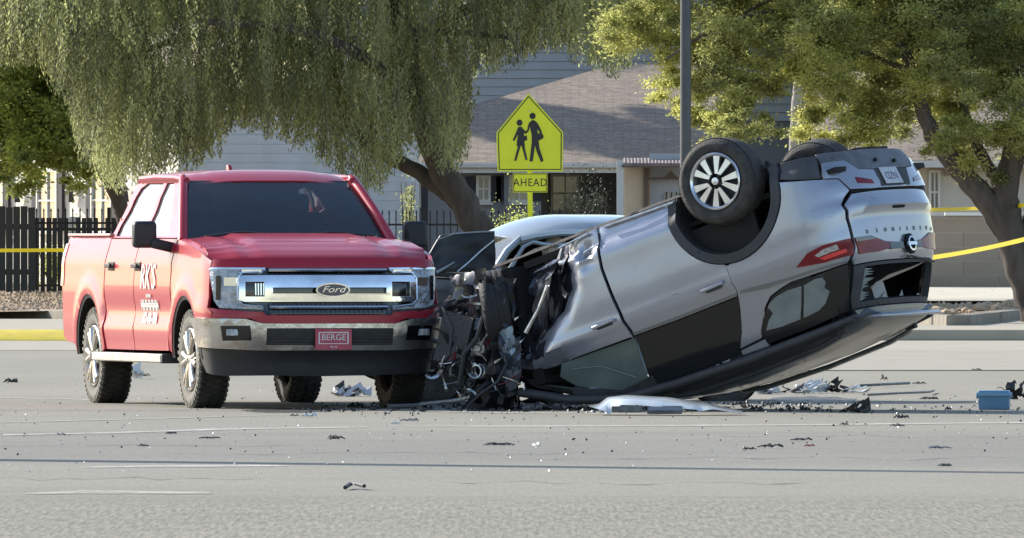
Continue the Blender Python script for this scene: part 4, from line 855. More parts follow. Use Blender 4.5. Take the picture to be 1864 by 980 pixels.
# ------------------------------------------------------------------ ground, road, kerbs
def X(px, D): return (px-932)/25900*D
def Z(py, D): return 1.45+(425-py)/25900*D
def asphalt():
    m = bpy.data.materials.new('worn_asphalt'); m.use_nodes = True; nt = m.node_tree; L = nt.links; b = nt.nodes['Principled BSDF']
    tc = nt.nodes.new('ShaderNodeTexCoord')
    def noi(scale, st, det=4, rough=.6):
        mp = nt.nodes.new('ShaderNodeMapping'); mp.inputs['Scale'].default_value = st; L.new(tc.outputs['Object'], mp.inputs[0])
        n = nt.nodes.new('ShaderNodeTexNoise'); n.inputs['Scale'].default_value = scale; n.inputs['Detail'].default_value = det; n.inputs['Roughness'].default_value = rough; L.new(mp.outputs[0], n.inputs['Vector']); return n.outputs[0]
    def math_(op, a, b_):
        k = nt.nodes.new('ShaderNodeMath'); k.operation = op
        for i, v in enumerate((a, b_)):
            if isinstance(v, float): k.inputs[i].default_value = v
            else: L.new(v, k.inputs[i])
        return k.outputs[0]
    grain = noi(1, (38, 1.3, 1), 3, .8); tracks = noi(1, (.10, .42, 1), 6, .65); patch = noi(1, (.5, .06, 1), 4); fine = noi(1, (90, 6, 1), 2, .7); stain = noi(1, (.9, .16, 1), 5, .7)
    # coarser, more open surface on the near side of the crossing
    sxyz = nt.nodes.new('ShaderNodeSeparateXYZ'); L.new(tc.outputs['Object'], sxyz.inputs[0])
    mr = nt.nodes.new('ShaderNodeMapRange'); mr.inputs[1].default_value = 79.; mr.inputs[2].default_value = 75.; mr.inputs[3].default_value = .22; mr.inputs[4].default_value = .85; L.new(sxyz.outputs[1], mr.inputs[0])
    g = math_('MULTIPLY', math_('SUBTRACT', grain, .5), mr.outputs[0]); g = math_('MULTIPLY', g, 2.6); g = math_('ADD', g, math_('MULTIPLY', math_('SUBTRACT', fine, .5), .25))
    t = math_('MULTIPLY', math_('SUBTRACT', tracks, .5), .30); p = math_('MULTIPLY', math_('SUBTRACT', patch, .5), .22)
    s = math_('ADD', math_('ADD', g, t), math_('ADD', p, .5))
    cr = nt.nodes.new('ShaderNodeValToRGB'); cr.color_ramp.elements[0].position = .12; cr.color_ramp.elements[1].position = .88
    cr.color_ramp.elements[0].color = (.130,.122,.100, 1); cr.color_ramp.elements[1].color = (.355,.330,.268, 1); L.new(s, cr.inputs[0])
    # wheel-polished and patched bands that run along the carriageway
    wob = math_('ADD', sxyz.outputs[1], math_('MULTIPLY', math_('SUBTRACT', tracks, .5), 7.))
    wob = math_('ADD', wob, math_('MULTIPLY', sxyz.outputs[0], .35))
    mb_ = nt.nodes.new('ShaderNodeMapRange'); mb_.inputs[1].default_value = 60.; mb_.inputs[2].default_value = 180.; L.new(wob, mb_.inputs[0])
    bands = nt.nodes.new('ShaderNodeValToRGB'); e = bands.color_ramp.elements; e[0].position = 0.; e[0].color = (.86,.84,.78,1); e[1].position = 1.; e[1].color = (1.08,1.06,1.0,1)
    for pos, c in ((.14,(.86,.84,.78)), (.17,(.98,.97,.93)), (.23,(1.0,.98,.95)), (.26,(.78,.79,.80)), (.31,(.80,.80,.80)), (.36,(.86,.86,.85)), (.38,(1.0,.98,.94)), (.50,(.92,.91,.88)), (.56,(1.05,1.02,.96)), (.75,(1.0,.98,.93))):
        q = e.new(pos); q.color = (*c, 1)
    L.new(mb_.outputs[0], bands.inputs[0])
    mm = nt.nodes.new('ShaderNodeMix'); mm.data_type = 'RGBA'; mm.blend_type = 'MULTIPLY'; mm.inputs[0].default_value = 1.; L.new(cr.outputs[0], mm.inputs[6]); L.new(bands.outputs[0], mm.inputs[7])
    st = nt.nodes.new('ShaderNodeMapRange'); st.inputs[1].default_value = .60; st.inputs[2].default_value = .78; L.new(stain, st.inputs[0])
    ms = nt.nodes.new('ShaderNodeMix'); ms.data_type = 'RGBA'; ms.inputs[7].default_value = (.12,.115,.105,1); k_ = math_('MULTIPLY', st.outputs[0], .35); L.new(k_, ms.inputs[0]); L.new(mm.outputs[2], ms.inputs[6])
    L.new(ms.outputs[2], b.inputs['Base Color']); b.inputs['Roughness'].default_value = .9
    bp = nt.nodes.new('ShaderNodeBump'); bp.inputs['Strength'].default_value = .4; bp.inputs['Distance'].default_value = .004; L.new(fine, bp.inputs['Height']); L.new(bp.outputs[0], b.inputs['Normal'])
    return m
M_asph = asphalt()
def flat(name, poly, z, material, sharp=0, th=0.):
    mb = MB().add([(x, y, z) for x, y in poly], [tuple(range(len(poly)))])
    o = link(name, mb.mesh(name, 0), material); o['kind'] = 'structure'; return o
flat('road', [(-900,-60), (900,-60), (900,2400), (-900,2400)], 0, M_asph)
M_line = mat('worn_line_paint', (.66,.63,.56), .8, var=.4, vscale=2.2, vcol=(.50,.48,.42), stretch=(3,.5,1))
def worn(m):
    nt = m.node_tree; L = nt.links; b = nt.nodes['Principled BSDF']; tc = nt.nodes.new('ShaderNodeTexCoord'); mp = nt.nodes.new('ShaderNodeMapping'); mp.inputs['Scale'].default_value = (2.5,1.2,1); L.new(tc.outputs['Object'], mp.inputs[0])
    n = nt.nodes.new('ShaderNodeTexNoise'); n.inputs['Scale'].default_value = 2.; n.inputs['Detail'].default_value = 9; n.inputs['Roughness'].default_value = .75; L.new(mp.outputs[0], n.inputs['Vector'])
    r = nt.nodes.new('ShaderNodeMapRange'); r.inputs[1].default_value = .36; r.inputs[2].default_value = .62; r.inputs[3].default_value = .20; r.inputs[4].default_value = .92; L.new(n.outputs[0], r.inputs[0]); L.new(r.outputs[0], b.inputs['Alpha'])
worn(M_line)
def strip(name, pts, w, z, m):
    P_ = []
    for (xa, ya), (xb, yb) in zip(pts, pts[1:]):
        k = max(2, int(abs(xb-xa)/.12)); P_ += [(xa+(xb-xa)*i/k, ya+(yb-ya)*i/k) for i in range(k)]
    n = len(P_); ww = [w*(.5+.5*min(1, min(i, n-1-i)/(n*.12+1)))*(.75+.5*noise.noise(Vector((x*1.7, y, 3)))) for i, (x, y) in enumerate(P_)]
    a = [(x, y-q/2+.12*noise.noise(Vector((x*6, 1, 0)))) for (x, y), q in zip(P_, ww)]; b = [(x, y+q/2+.12*noise.noise(Vector((x*6, 5, 0)))) for (x, y), q in zip(P_, ww)]
    mb = MB().add([(x, y, z) for x, y in a]+[(x, y, z) for x, y in b], [(i, i+1, n+i+1, n+i) for i in range(n-1)]); o = link(name, mb.mesh(name, 0), m); o['kind'] = 'structure'; return o
def py2d(py): return 37555/(py-425)
def pl(*p): return [(X(a, py2d(b)), py2d(b)) for a, b in p]
strip('lane_marking', pl((-400,797), (0,793), (200,789), (420,782), (700,778)), .95, .004, M_line)
strip('lane_marking', pl((700,777), (1000,777), (1400,775), (1900,770), (2300,767)), .8, .004, M_line)
strip('lane_marking', pl((-400,775), (0,770), (250,764), (520,756), (560,755)), .5, .004, mat('faint_line_paint', (.52,.50,.44), .85, var=.3, vscale=3, vcol=(.42,.40,.35)))
strip('lane_marking', pl((-400,720), (0,725), (150,728), (420,740), (900,752), (1400,757)), .5, .004, M_line)
strip('lane_marking', pl((150,852), (300,850), (450,849), (560,850)), .8, .004, M_line)
strip('lane_marking', pl((45,900), (150,897), (300,898), (425,899)), 1.2, .004, mat('cream_line_paint', (.58,.55,.46), .8, var=.3, vscale=2, vcol=(.48,.45,.38)))
strip('lane_marking', pl((-400,690), (0,695), (140,700)), .5, .004, MATS['faint_line_paint'])
strip('tar_seam', pl((0,835), (300,832), (700,838), (1200,846)), .16, .004, mat('tar_seam', (.10,.095,.085), .8, var=.3, vscale=3)) if False else None
M_seal = mat('crack_sealant', (.075,.07,.062), .8, var=.3, vscale=4); worn(M_seal)
rk = random.Random(9)
for k, (a_, b_, py_) in enumerate(((-100,620,812), (300,1100,826), (900,1950,835), (1300,2000,795), (-50,500,872), (800,1500,880), (-100,900,748))):
    pts = []; D_ = py2d(py_)
    for i in range(14): pts.append((X(a_+(b_-a_)*i/13, D_), D_+rk.uniform(-1,1)*.5+.9*noise.noise(Vector((i*.5, k*3., 0)))))
    strip('sealed_crack', pts, .11, .003, M_seal)
M_shade_patch = mat('painted_shade_patch', (.05,.047,.042), .45); worn(M_shade_patch)  # dark patches that paint the shade on the ground under the wrecks
for (px_, py_, w_, d_) in ((900,742,260,5.5), (1150,741,220,4.), (520,748,150,3.), (1480,728,160,5.)):
    D_ = py2d(py_); hw = w_/25900*D_/2; n_ = 26
    flat('painted_shade_patch', [(X(px_,D_)+hw*math.cos(6.283*i/n_)*(1+.3*noise.noise(Vector((i*.7,px_,0)))), D_+d_/2*math.sin(6.283*i/n_)*(1+.3*noise.noise(Vector((i*.9,px_,4))))) for i in range(n_)], .0025, M_shade_patch)
M_conc = mat('pale_concrete', (.37,.33,.26), .9, var=.22, vscale=1.2, vcol=(.43,.385,.30), bump=.15, bscale=8)
M_conc2 = mat('concrete_apron', (.34,.305,.24), .9, var=.2, vscale=1.5, vcol=(.40,.36,.285), stretch=(1,.3,1))
flat('gutter', [(-300,176), (300,176), (300,192.1), (-300,192.1)], .004, M_conc2)
flat('apron', [(X(1250,150),150), (X(2600,150),150), (300,176), (X(1330,176),176)], .008, mat('sandy_apron', (.29,.262,.205), .9, var=.25, vscale=1, vcol=(.36,.33,.26)))
kb = MB().prism([(191.55,.0), (191.6,.03), (192.1,.15), (192.3,.15), (192.3,.0)], -62, -.3, 'yz'); ky = obj('yellow_kerb', kb, mat('yellow_kerb_paint', (.78,.60,.05), .7, var=.2, vscale=4, vcol=(.62,.47,.08)), bevel=.02); ky['kind'] = 'structure'
kw = MB().box((27+1.7+3.4,192.1,.075), (60,.30,.15)); kk = obj('kerb', kw, M_conc, bevel=.02); kk['kind'] = 'structure'
sw_ = MB().add([(-300,192.25,.15), (300,192.25,.15), (300,214.6,.16), (-300,214.6,.16)], [(0,1,2,3)]); o = link('sidewalk', sw_.mesh('sidewalk', 0), M_conc); o['kind'] = 'structure'
# second kerb of sections, turned where the drives enter
M_kerbd = mat('grey_kerb', (.24,.21,.17), .9, var=.25, vscale=3)
def kerbrun(pts, z0, z1, w, name='garden_kerb'):
    mb = MB()
    for a, b in zip(pts, pts[1:]):
        a, b = Vector((*a, 0)), Vector((*b, 0)); d = (b-a).normalized(); n = Vector((-d.y, d.x, 0))*w/2; a2 = a+d*.006; b2 = b-d*.006
        vs = [a2-n, b2-n, b2+n, a2+n]; mb.add([(v.x, v.y, z0) for v in vs]+[(v.x, v.y, z1) for v in vs], [(0,3,2,1), (4,5,6,7), (0,1,5,4), (1,2,6,5), (2,3,7,6), (3,0,4,7)])
    o = obj(name, mb, M_kerbd, bevel=.02); o['kind'] = 'structure'; return o
kerbrun([(-40,223), (-14,221), (-9.0,218.5), (X(70,215.5),215.5), (X(200,213),213), (X(700,213),213), (X(1200,213),213), (X(1640,206),206), (X(1745,200),200)], .10, .30, .35)
kerbrun([(X(1745,200)+.0,200.2), (X(1800,208),208), (X(1864,218),218), (X(2000,236),236), (X(2200,255),255)], .10, .30, .35, 'garden_kerb')
for k_ in ('cream_line_paint', 'faint_line_paint'): worn(MATS[k_])
# raised gravel bank behind the kerb
def gravel():
    m = bpy.data.materials.new('gravel_soil'); m.use_nodes = True; nt = m.node_tree; L = nt.links; b = nt.nodes['Principled BSDF']
    tc = nt.nodes.new('ShaderNodeTexCoord'); v = nt.nodes.new('ShaderNodeTexVoronoi'); v.inputs['Scale'].default_value = 16; L.new(tc.outputs['Object'], v.inputs['Vector'])
    n = nt.nodes.new('ShaderNodeTexNoise'); n.inputs['Scale'].default_value = 1.4; n.inputs['Detail'].default_value = 8; L.new(tc.outputs['Object'], n.inputs['Vector'])
    cr = nt.nodes.new('ShaderNodeValToRGB'); cr.color_ramp.elements[0].color = (.24,.165,.105, 1); cr.color_ramp.elements[1].color = (.52,.40,.27, 1)
    k = nt.nodes.new('ShaderNodeMix'); k.data_type = 'FLOAT'; k.inputs[0].default_value = .45; L.new(v.outputs['Color'], k.inputs[2]); L.new(n.outputs[0], k.inputs[3]); L.new(k.outputs[0], cr.inputs[0]); L.new(cr.outputs[0], b.inputs['Base Color']); b.inputs['Roughness'].default_value = .95
    bp = nt.nodes.new('ShaderNodeBump'); bp.inputs['Strength'].default_value = .8; bp.inputs['Distance'].default_value = .05; L.new(v.outputs['Distance'], bp.inputs['Height']); L.new(bp.outputs[0], b.inputs['Normal']); return m
M_grav = gravel()
def gz(y): return lerp_tab([(205,.24), (214,.27), (222,.33), (235,.46), (245,.52), (300,.55)], y)
gb = MB()
xs_ = sorted(set([-300,-150,-80]+[-40+k*.8 for k in range(101)]+[80,150,300])); ys_ = [214.7+k*.8 for k in range(45)]+[256,262,270,290,400,900,2400]
gb.grid(lambda x, y: (x, y, gz(y)+.035*noise.noise(Vector((x*.9, y*.5, 0)))), xs_, ys_)
o = obj('gravel_ground', gb, M_grav); o['kind'] = 'structure'
ge = MB().grid(lambda a, t: ((X(1640,206)+(X(1745,200.6)-X(1640,206))*a)*(1-t)+(X(1640,214.7))*t+(X(1790,214.7)-X(1640,214.7))*a*t, (206+(200.6-206)*a)*(1-t)+214.7*t, .26+.01*t), [k/6 for k in range(7)], [k/6 for k in range(7)])
o = obj('gravel_corner', ge, M_grav); o['kind'] = 'structure'
# pale garden path and wall on the right
pp = MB().grid(lambda x, y: (x, y, gz(y)+.06), [X(1500,222), X(1700,222), X(2100,222), X(3000,222)], [222.5,230,239.9]); o = obj('path', pp, mat('cream_path', (.58,.52,.40), .9, var=.1, vscale=1.5)); o['kind'] = 'structure'
M_wall = mat('taupe_block', (.32,.26,.20), .9, var=.15, vscale=1.5, vcol=(.36,.30,.235), bump=.2, bscale=10)
gwl = thing('garden_wall', 'low taupe garden wall behind the pale path right of the SUV', 'wall', (X(1800,240.2),240.2,.5))
x0_, x1_ = X(1560,240)-X(1800,240.2), X(2600,240)-X(1800,240.2)
wl_ = []
for r_ in range(5):
    k = 0; x = x0_-(r_ % 2)*.6
    while x < x1_:
        a, b = max(x, x0_), min(x+1.19, x1_)
        if b-a > .1: wl_.append(((a+b)/2, r_, b-a))
        x += 1.2
me_cache = {}
for cx_, r_, wdt in wl_:
    key = round(wdt, 2)
    if key not in me_cache: me_cache[key] = MB().box((0,0,0), (wdt,.20,.236)).mesh('block', 30)
    o = link('block', me_cache[key], M_wall, gwl); o.location = (cx_, .004*((r_*7+int(cx_*3)) % 3), .118+r_*.24)
obj('wall_coping', MB().box(((x0_+x1_)/2,0,1.225), (x1_-x0_,.26,.045)), mat('coping', (.30,.27,.23), .9), gwl, bevel=.01)
cp2 = MB().box((X(1760,240)-X(1800,240),-.05,1.275), (.75,.3,.05)); obj('coping_slab', cp2, M_white, gwl)
# ------------------------------------------------------------------ fences, signs, poles, tape
M_iron = mat('black_iron', (.018,.018,.020), .5, metal=.2)
def iron_fence(px0, px1, D, ztop, label, skip=()):
    zb = gz(D); x0, x1 = X(px0, D), X(px1, D); f = thing('iron_fence', label, 'fence', ((x0+x1)/2, D, zb)); h = ztop-zb; L_ = x1-x0
    for z in (.12, h-.20): obj('rail', MB().box((0,0,z), (L_,.035,.035)), M_iron, f)
    pk = MB().box((0,0,h/2), (.020,.020,h)); pk.add([(-.018,-.018,h), (.018,-.018,h), (.018,.018,h), (-.018,.018,h), (0,0,h+.06)], [(0,1,4), (1,2,4), (2,3,4), (3,0,4)]); pm_ = pk.mesh('picket', 30)
    n = int(L_/.118)
    for k in range(n):
        if k % 20 == 10: o = link('post', MB().box((0,0,h/2+.03), (.06,.06,h+.06)).mesh('post', 30), M_iron, f)
        else: o = link('picket', pm_, M_iron, f)
        o.location = (-L_/2+(k+.5)*L_/n, 0, 0)
    return f
iron_fence(60, 640, 236, 1.82, 'black iron picket fence beside the dark boards, behind the truck bed')
iron_fence(640, 1125, 246, 1.80, 'black iron picket fence behind the leaning tree trunk and the yellow sign post')
# dark board fence, far left
bf = thing('board_fence', 'dark grey vertical board fence at the left edge of the street', 'fence', (X(-150,235),235,gz(235)))
M_board = mat('dark_boards', (.045,.045,.048), .85, var=.4, vscale=5, vcol=(.075,.072,.072), stretch=(1,1,.15))
bme_ = MB().box((0,0,.70), (.115,.022,1.40)).mesh('board', 30); xa, xb = X(-420,235)-X(-150,235), X(66,235)-X(-150,235); n = int((xb-xa)/.122)
for k in range(n):
    o = link('board', bme_, M_board, bf); o.location = (xa+(k+.5)*.122, .006*((k*5) % 3), .03+.012*math.sin(k*2.1))
for z in (.35, 1.1): obj('rail', MB().box(((xa+xb)/2,.05,z), (xb-xa,.05,.09)), M_board, bf)
# shade boards behind the iron pickets (dark mesh slats)
mf = thing('screen_fence', 'dark slatted privacy screen just behind the iron pickets left of the truck', 'fence', (X(135,236.6),236.6,gz(236.6)))
sm_ = MB().box((0,0,.62), (.075,.02,1.24)).mesh('slat', 30)
for k in range(15):
    if k in (6, 11): continue
    o = link('slat', sm_, M_board, mf); o.location = (-.62+k*.098, 0, 0)
obj('rail', MB().box((0.05,.03,1.05), (1.5,.03,.05)), M_board, mf)
# white gate post thing
gp_ = thing('utility_box', 'small pale grey utility box standing behind the iron fence above the truck bed', 'utility box', (X(136,240),240,gz(240)))
obj('box_body', MB().box((0,0,.62), (.20,.25,1.24)), mat('pale_grey_box', (.5,.5,.48), .6), gp_, bevel=.01); obj('box_door', MB().box((0,-.13,.70), (.15,.01,.9)), mat('box_door', (.42,.43,.42), .6), gp_)

# school crossing sign
DS = 198.
sc = .91/415
sg = thing('school_crossing_sign', 'yellow pentagonal school crossing sign with an AHEAD plate on a yellow post', 'sign', (X(965,DS),DS,.15))
SC = (965-820)*3.5; 
def cz(y): return Z(150+y/3.5, DS)-.15
def cxx(x): return X(820+x/3.5, DS)-X(965, DS)
def poly(pts): return [(cxx(a), cz(b)) for a, b in pts]
M_sy = mat('fluorescent_yellow', (.66,.70,.015), .45, var=.06, vscale=3)
M_sb = mat('sign_black', (.012,.012,.012), .5)
pent = [(497,72), (718,318), (716,568), (300,568), (292,322)]
def rnd_poly(p, r=.02): return p
obj('sign_board', MB().prism(poly(pent), 0, .006), M_sy, sg, sharp=30)
def ring(pts, i0, i1, y0, y1):
    a = inset(poly(pts), i0); b = inset(poly(pts), i1); n = len(a); mb = MB()
    for y in (y0, y1): mb.v += [(p[0], y, p[1]) for p in a]+[(p[0], y, p[1]) for p in b]
    mb.f += [(i, (i+1) % n, n+(i+1) % n, n+i) for i in range(n)]+[(2*n+i, 3*n+i, 3*n+(i+1) % n, 2*n+(i+1) % n) for i in range(n)]+[(i, 2*n+i, 2*n+(i+1) % n, (i+1) % n) for i in range(n)]+[(n+i, n+(i+1) % n, 3*n+(i+1) % n, 3*n+i) for i in range(n)]
    return mb
obj('sign_border', ring(pent, .020, .033, -.003, -.0005), M_sb, sg, sharp=30)
FIG = [[(523+20*math.cos(a*.5236), 215+21*math.sin(a*.5236)) for a in range(12)], [(440+19*math.cos(a*.5236), 258+21*math.sin(a*.5236)) for a in range(12)]]
FIG += [[(512,246),(528,240),(543,249),(553,280),(556,322),(562,378),(518,378),(517,335),(509,300),(504,268)],
 [(540,250),(552,256),(566,280),(584,322),(574,334),(556,300),(546,280)], [(557,328),(578,320),(594,342),(590,358),(564,372),(553,350)],
 [(510,250),(506,282),(499,312),(480,330),(473,320),(489,303),(498,262)], [(519,376),(541,376),(534,440),(523,506),(504,505),(511,440)], [(535,376),(562,376),(567,420),(593,500),(577,510),(549,442),(538,402)],
 [(433,284),(455,284),(469,312),(467,370),(476,406),(422,407),(424,372),(431,340),(427,312)], [(431,288),(441,302),(428,338),(406,376),(397,368),(416,326)], [(459,346),(486,338),(489,368),(464,380)],
 [(454,288),(484,318),(479,330),(455,306)], [(431,405),(447,405),(419,501),(406,500)], [(454,405),(471,405),(490,492),(479,499)]]
for k, f in enumerate(FIG):
    obj('pedestrian_symbol', MB().prism(poly(f), -.004-.0004*k, -.0005), M_sb, sg, sharp=30)
for y in (185, 535): obj('bolt', MB().lathe([(0,-.008), (.010,-.006), (.011,0)], 'y', (cxx(500), 0, cz(y)), n=10), M_alu, sg)
pla = [(398,580),(618,580),(618,702),(398,702)]
obj('ahead_plate', MB().prism(poly(pla), .0, .006), M_sy, sg, sharp=30)
obj('plate_border', ring(pla, .008, .016, -.003, -.0005), M_sb, sg, sharp=30)
text('ahead_lettering', 'AHEAD', .155, M_sb, sg, Matrix.Translation((cxx(508), -.002, cz(641)))@Matrix.Rotation(R(90), 4, 'X'), .0015, sx=.86, spacing=1.12)
obj('post', MB().box((cxx(507), .04, 1.25), (.07,.04,2.5)), M_sy, sg)
# dark lamp post, pale pole
lp_ = thing('lamp_post', 'tall dark grey street lamp post rising behind the overturned SUV wheel', 'lamp post', (X(1248,204),204,.2))
obj('pole', MB().tube([(0,0,0), (0,0,4), (0,0,9)], [.085,.078,.065], n=20), mat('dark_steel', (.07,.075,.085), .5, metal=.3, var=.2, vscale=3), lp_)
obj('base', MB().lathe([(0,.28), (.14,.26), (.17,.2), (.18,0)], 'z', n=20), MATS['dark_steel'], lp_)
obj('arm', MB().tube([(0,0,8.8), (.8,-.1,9.3), (2.2,-.2,9.4)], [.05,.04,.035], n=8), MATS['dark_steel'], lp_); obj('lamp_head', MB().box((2.5,-.2,9.38), (.6,.25,.12), taper=(.8,.8)), MATS['dark_steel'], lp_, bevel=.03)
# unseen pole outside the frame, added and thickened for its shadow on the near road
l2 = thing('lamp_post', 'thick tapering unseen pole off the left edge, sized to cast the long shadow across the road', 'lamp post', (-11.6,97.2,0))
obj('pole', MB().tube([(0,0,0), (0,0,5), (0,0,14)], [.46,.36,.12], n=16), MATS['dark_steel'], l2); obj('base', MB().lathe([(0,.3), (.50,.28), (.55,0)], 'z', n=16), MATS['dark_steel'], l2); obj('lamp_head', MB().box((.5,0,12), (.8,.3,.12), taper=(.8,.8)), MATS['dark_steel'], l2)
# tape
M_tape = mat('tape_yellow', (.80,.66,.03), .5, var=.2, vscale=14, vcol=(.65,.55,.10)); 
_nt = M_tape.node_tree; _t = _nt.nodes.new('ShaderNodeBsdfTranslucent'); _t.inputs[0].default_value = (.95,.82,.05,1); _m = _nt.nodes.new('ShaderNodeMixShader'); _m.inputs[0].default_value = .6
_nt.links.new(_nt.nodes['Principled BSDF'].outputs[0], _m.inputs[1]); _nt.links.new(_t.outputs[0], _m.inputs[2]); _nt.links.new(_m.outputs[0], _nt.nodes['Material Output'].inputs[0])
def tape(label, p0, p1, sag, w=.075, twist=0.):
    a, b = Vector(p0), Vector(p1); t = thing('barrier_tape', label, 'tape', a); n = 30; mb = MB()
    def f(i, j): s_ = i/n; p = (b-a)*s_; p.z -= sag*4*s_*(1-s_); q = twist*math.sin(s_*5); return (p.x, p.y+w*(j-.5)*math.sin(q), p.z+w*(j-.5)*math.cos(q))
    mb.grid(f, range(n+1), range(2)); mb.thick(.002, (0,1,0)); obj('tape_band', mb, M_tape, t); return t
DT = 200
tape('upper yellow barrier tape tied to the right tree trunk', (X(1690,224),224,Z(382,224)), (X(1990,196),196,Z(360,196)), .04, .060, .5)
tape('lower yellow barrier tape running from behind the SUV past the right tree', (X(1690,190),190,Z(470,190)), (X(1990,180),180,Z(400,180)), .05, .060, .4)
tape('yellow barrier tape stretched across the dark fence at the left edge', (X(-260,200),200,Z(455,200)), (X(760,200),200,Z(440,200)), .05, .065, .7)
rp = thing('rusty_stake', 'thin rusty metal stake standing at the gravel corner beside the SUV tail', 'stake', (X(1683,203.5),203.5,.24))
obj('shaft', MB().tube([(0,0,0), (.005,0,.35), (0,0,.78)], [.018,.016,.015], n=6), mat('rust', (.16,.07,.04), .9), rp)

# ------------------------------------------------------------------ houses
M_wallg = mat('house_stucco_pale', (.30,.31,.32), .9, var=.08, vscale=1.2, bump=.1, bscale=20)
M_cream = mat('house_cream', (.62,.58,.49), .9, var=.08, vscale=1.5)
M_fasc = mat('white_fascia', (.66,.64,.58), .7, var=.1, vscale=2)
M_shut = mat('dark_shutter', (.035,.037,.04), .7)
M_wglass = mat('house_glass', (.16,.18,.19), .08, coat=1., spec=.8, var=.3, vscale=1.5, vcol=(.28,.30,.30))
def roofmat(name, a, b):
    m = bpy.data.materials.new(name); m.use_nodes = True; nt = m.node_tree; L = nt.links; p = nt.nodes['Principled BSDF']; tc = nt.nodes.new('ShaderNodeTexCoord')
    bt = nt.nodes.new('ShaderNodeTexBrick'); bt.inputs['Scale'].default_value = 1; bt.inputs['Brick Width'].default_value = .32; bt.inputs['Row Height'].default_value = .14; bt.inputs['Mortar Size'].default_value = .008
    bt.inputs['Color1'].default_value = (*a, 1); bt.inputs['Color2'].default_value = (*b, 1); bt.inputs['Mortar'].default_value = (*[c*.55 for c in a], 1); L.new(tc.outputs['Object'], bt.inputs['Vector'])
    n = nt.nodes.new('ShaderNodeTexNoise'); n.inputs['Scale'].default_value = 9; n.inputs['Detail'].default_value = 8; L.new(tc.outputs['Object'], n.inputs['Vector'])
    mx = nt.nodes.new('ShaderNodeMix'); mx.data_type = 'RGBA'; mx.blend_type = 'OVERLAY'; mx.inputs[0].default_value = .6; L.new(bt.outputs[0], mx.inputs[6]); L.new(n.outputs[0], mx.inputs[7]); L.new(mx.outputs[2], p.inputs['Base Color']); p.inputs['Roughness'].default_value = .95
    return m
M_roof = roofmat('asphalt_shingle', (.31,.245,.185), (.23,.18,.14))
def window(parent, x, z, w, h, y=0., shutters=True, mull=True, white=True, open_=False):
    wd = obj('window', MB().box((x, y-.0, z), (w, .04, h)), M_wglass, parent)
    fr = MB(); t = .05
    for s in (-1, 1): fr.box((x+s*(w/2), y-.03, z), (t, .07, h+t)); fr.box((x, y-.03, z+s*(h/2)), (w-t, .07, t))
    if mull: fr.box((x, y-.028, z), (w-t, .05, .035)); fr.box((x, y-.026, z), (.03, .05, h-t))
    obj('window_frame', fr, M_fasc if white else M_shut, wd)
    obj('window_sill', MB().box((x, y-.06, z-h/2-.05), (w+.14, .12, .05)), M_fasc, wd)
    if shutters:
        for s in (-1, 1):
            sh = obj('shutter', MB().box((x+s*(w/2+.13), y-.03, z), (.17, .05, h)), M_shut, wd)
    return wd
DH = 266.
h1 = thing('house', 'long single storey house with a brown shingle roof behind the yellow sign', 'house', (0,DH,.5))
def hx(px): return X(px, DH)
def hz(py): return Z(py, DH)-.5
EZ = hz(305)
# wall in two bays; porch recess between them
obj('wall', MB().box(((hx(380)+hx(985))/2, 3., EZ/2), (hx(985)-hx(380), 6., EZ)), M_wallg, h1)
obj('wall', MB().box(((hx(985)+hx(1130))/2, 4.6, EZ/2), (hx(1130)-hx(985), 2.8, EZ)), M_wallg, h1)
obj('porch_floor', MB().box(((hx(985)+hx(1130))/2, 1.5, .05), (hx(1130)-hx(985), 3., .1)), M_conc, h1)
for a, b in ((430,470), (857,903)):
    window(h1, (hx(a)+hx(b))/2+(.0), (hz(322)+hz(366))/2, hx(b-12)-hx(a+12), hz(322)-hz(366), y=-.02)
window(h1, hx(752), (hz(318)+hz(372))/2, .26, hz(318)-hz(372), y=-.02, shutters=False)
window(h1, hx(945), (hz(320)+hz(366))/2, .42, hz(320)-hz(366), y=-.02)
window(h1, hx(1030), (hz(318)+hz(385))/2, .5, hz(318)-hz(385), y=3.17, shutters=False)
for px in (700, 773): obj('porch_post', MB().box((hx(px), -.45, EZ/2), (.13, .13, EZ)), M_shut, h1)
obj('porch_post', MB().box((hx(922), -.25, EZ/2), (.09,.09,EZ)), mat('grey_downpipe', (.20,.20,.20), .7), h1)
obj('fascia', MB().box(((hx(380)+hx(1135))/2, -.55, EZ-.02), (hx(1135)-hx(380), .05, .17)), M_fasc, h1)
obj('gutter', MB().box(((hx(380)+hx(1135))/2, -.62, EZ+.03), (hx(1135)-hx(380), .10, .09)), M_fasc, h1, bevel=.02)
obj('soffit', MB().box(((hx(380)+hx(1135))/2, -.26, EZ+.02), (hx(1135)-hx(380), .52, .03)), M_fasc, h1)
def slab(pts, th): 
    a = [Vector(p) for p in pts]; n = (a[1]-a[0]).cross(a[2]-a[0]).normalized(); 
    if n.z < 0: n = -n
    b = [p-n*th for p in a]; k = len(a)
    return MB().add(a+b, [tuple(range(k)), tuple(range(k, 2*k))[::-1]]+[(i, i+k, (i+1) % k+k, (i+1) % k) for i in range(k)])
RT = (hz(112)*(DH+8)/DH)
zr = Z(118, DH+8.5)-.5
obj('roof', slab([(hx(500),-.62,EZ+.08), (hx(1330),-.62,EZ+.08), (hx(1330),8.5,zr), (hx(1120),8.5,zr)], .10), M_roof, h1)
obj('roof', slab([(hx(500),14,EZ+.08), (hx(1330),14,EZ+.08), (hx(1330),8.52,zr), (hx(1120),8.52,zr)], .10), M_roof, h1)
obj('roof', slab([(hx(500)-.02,-.62,EZ+.08), (hx(1120)-.02,8.51,zr), (hx(500)-.02,14,EZ+.08)], .10), M_roof, h1)
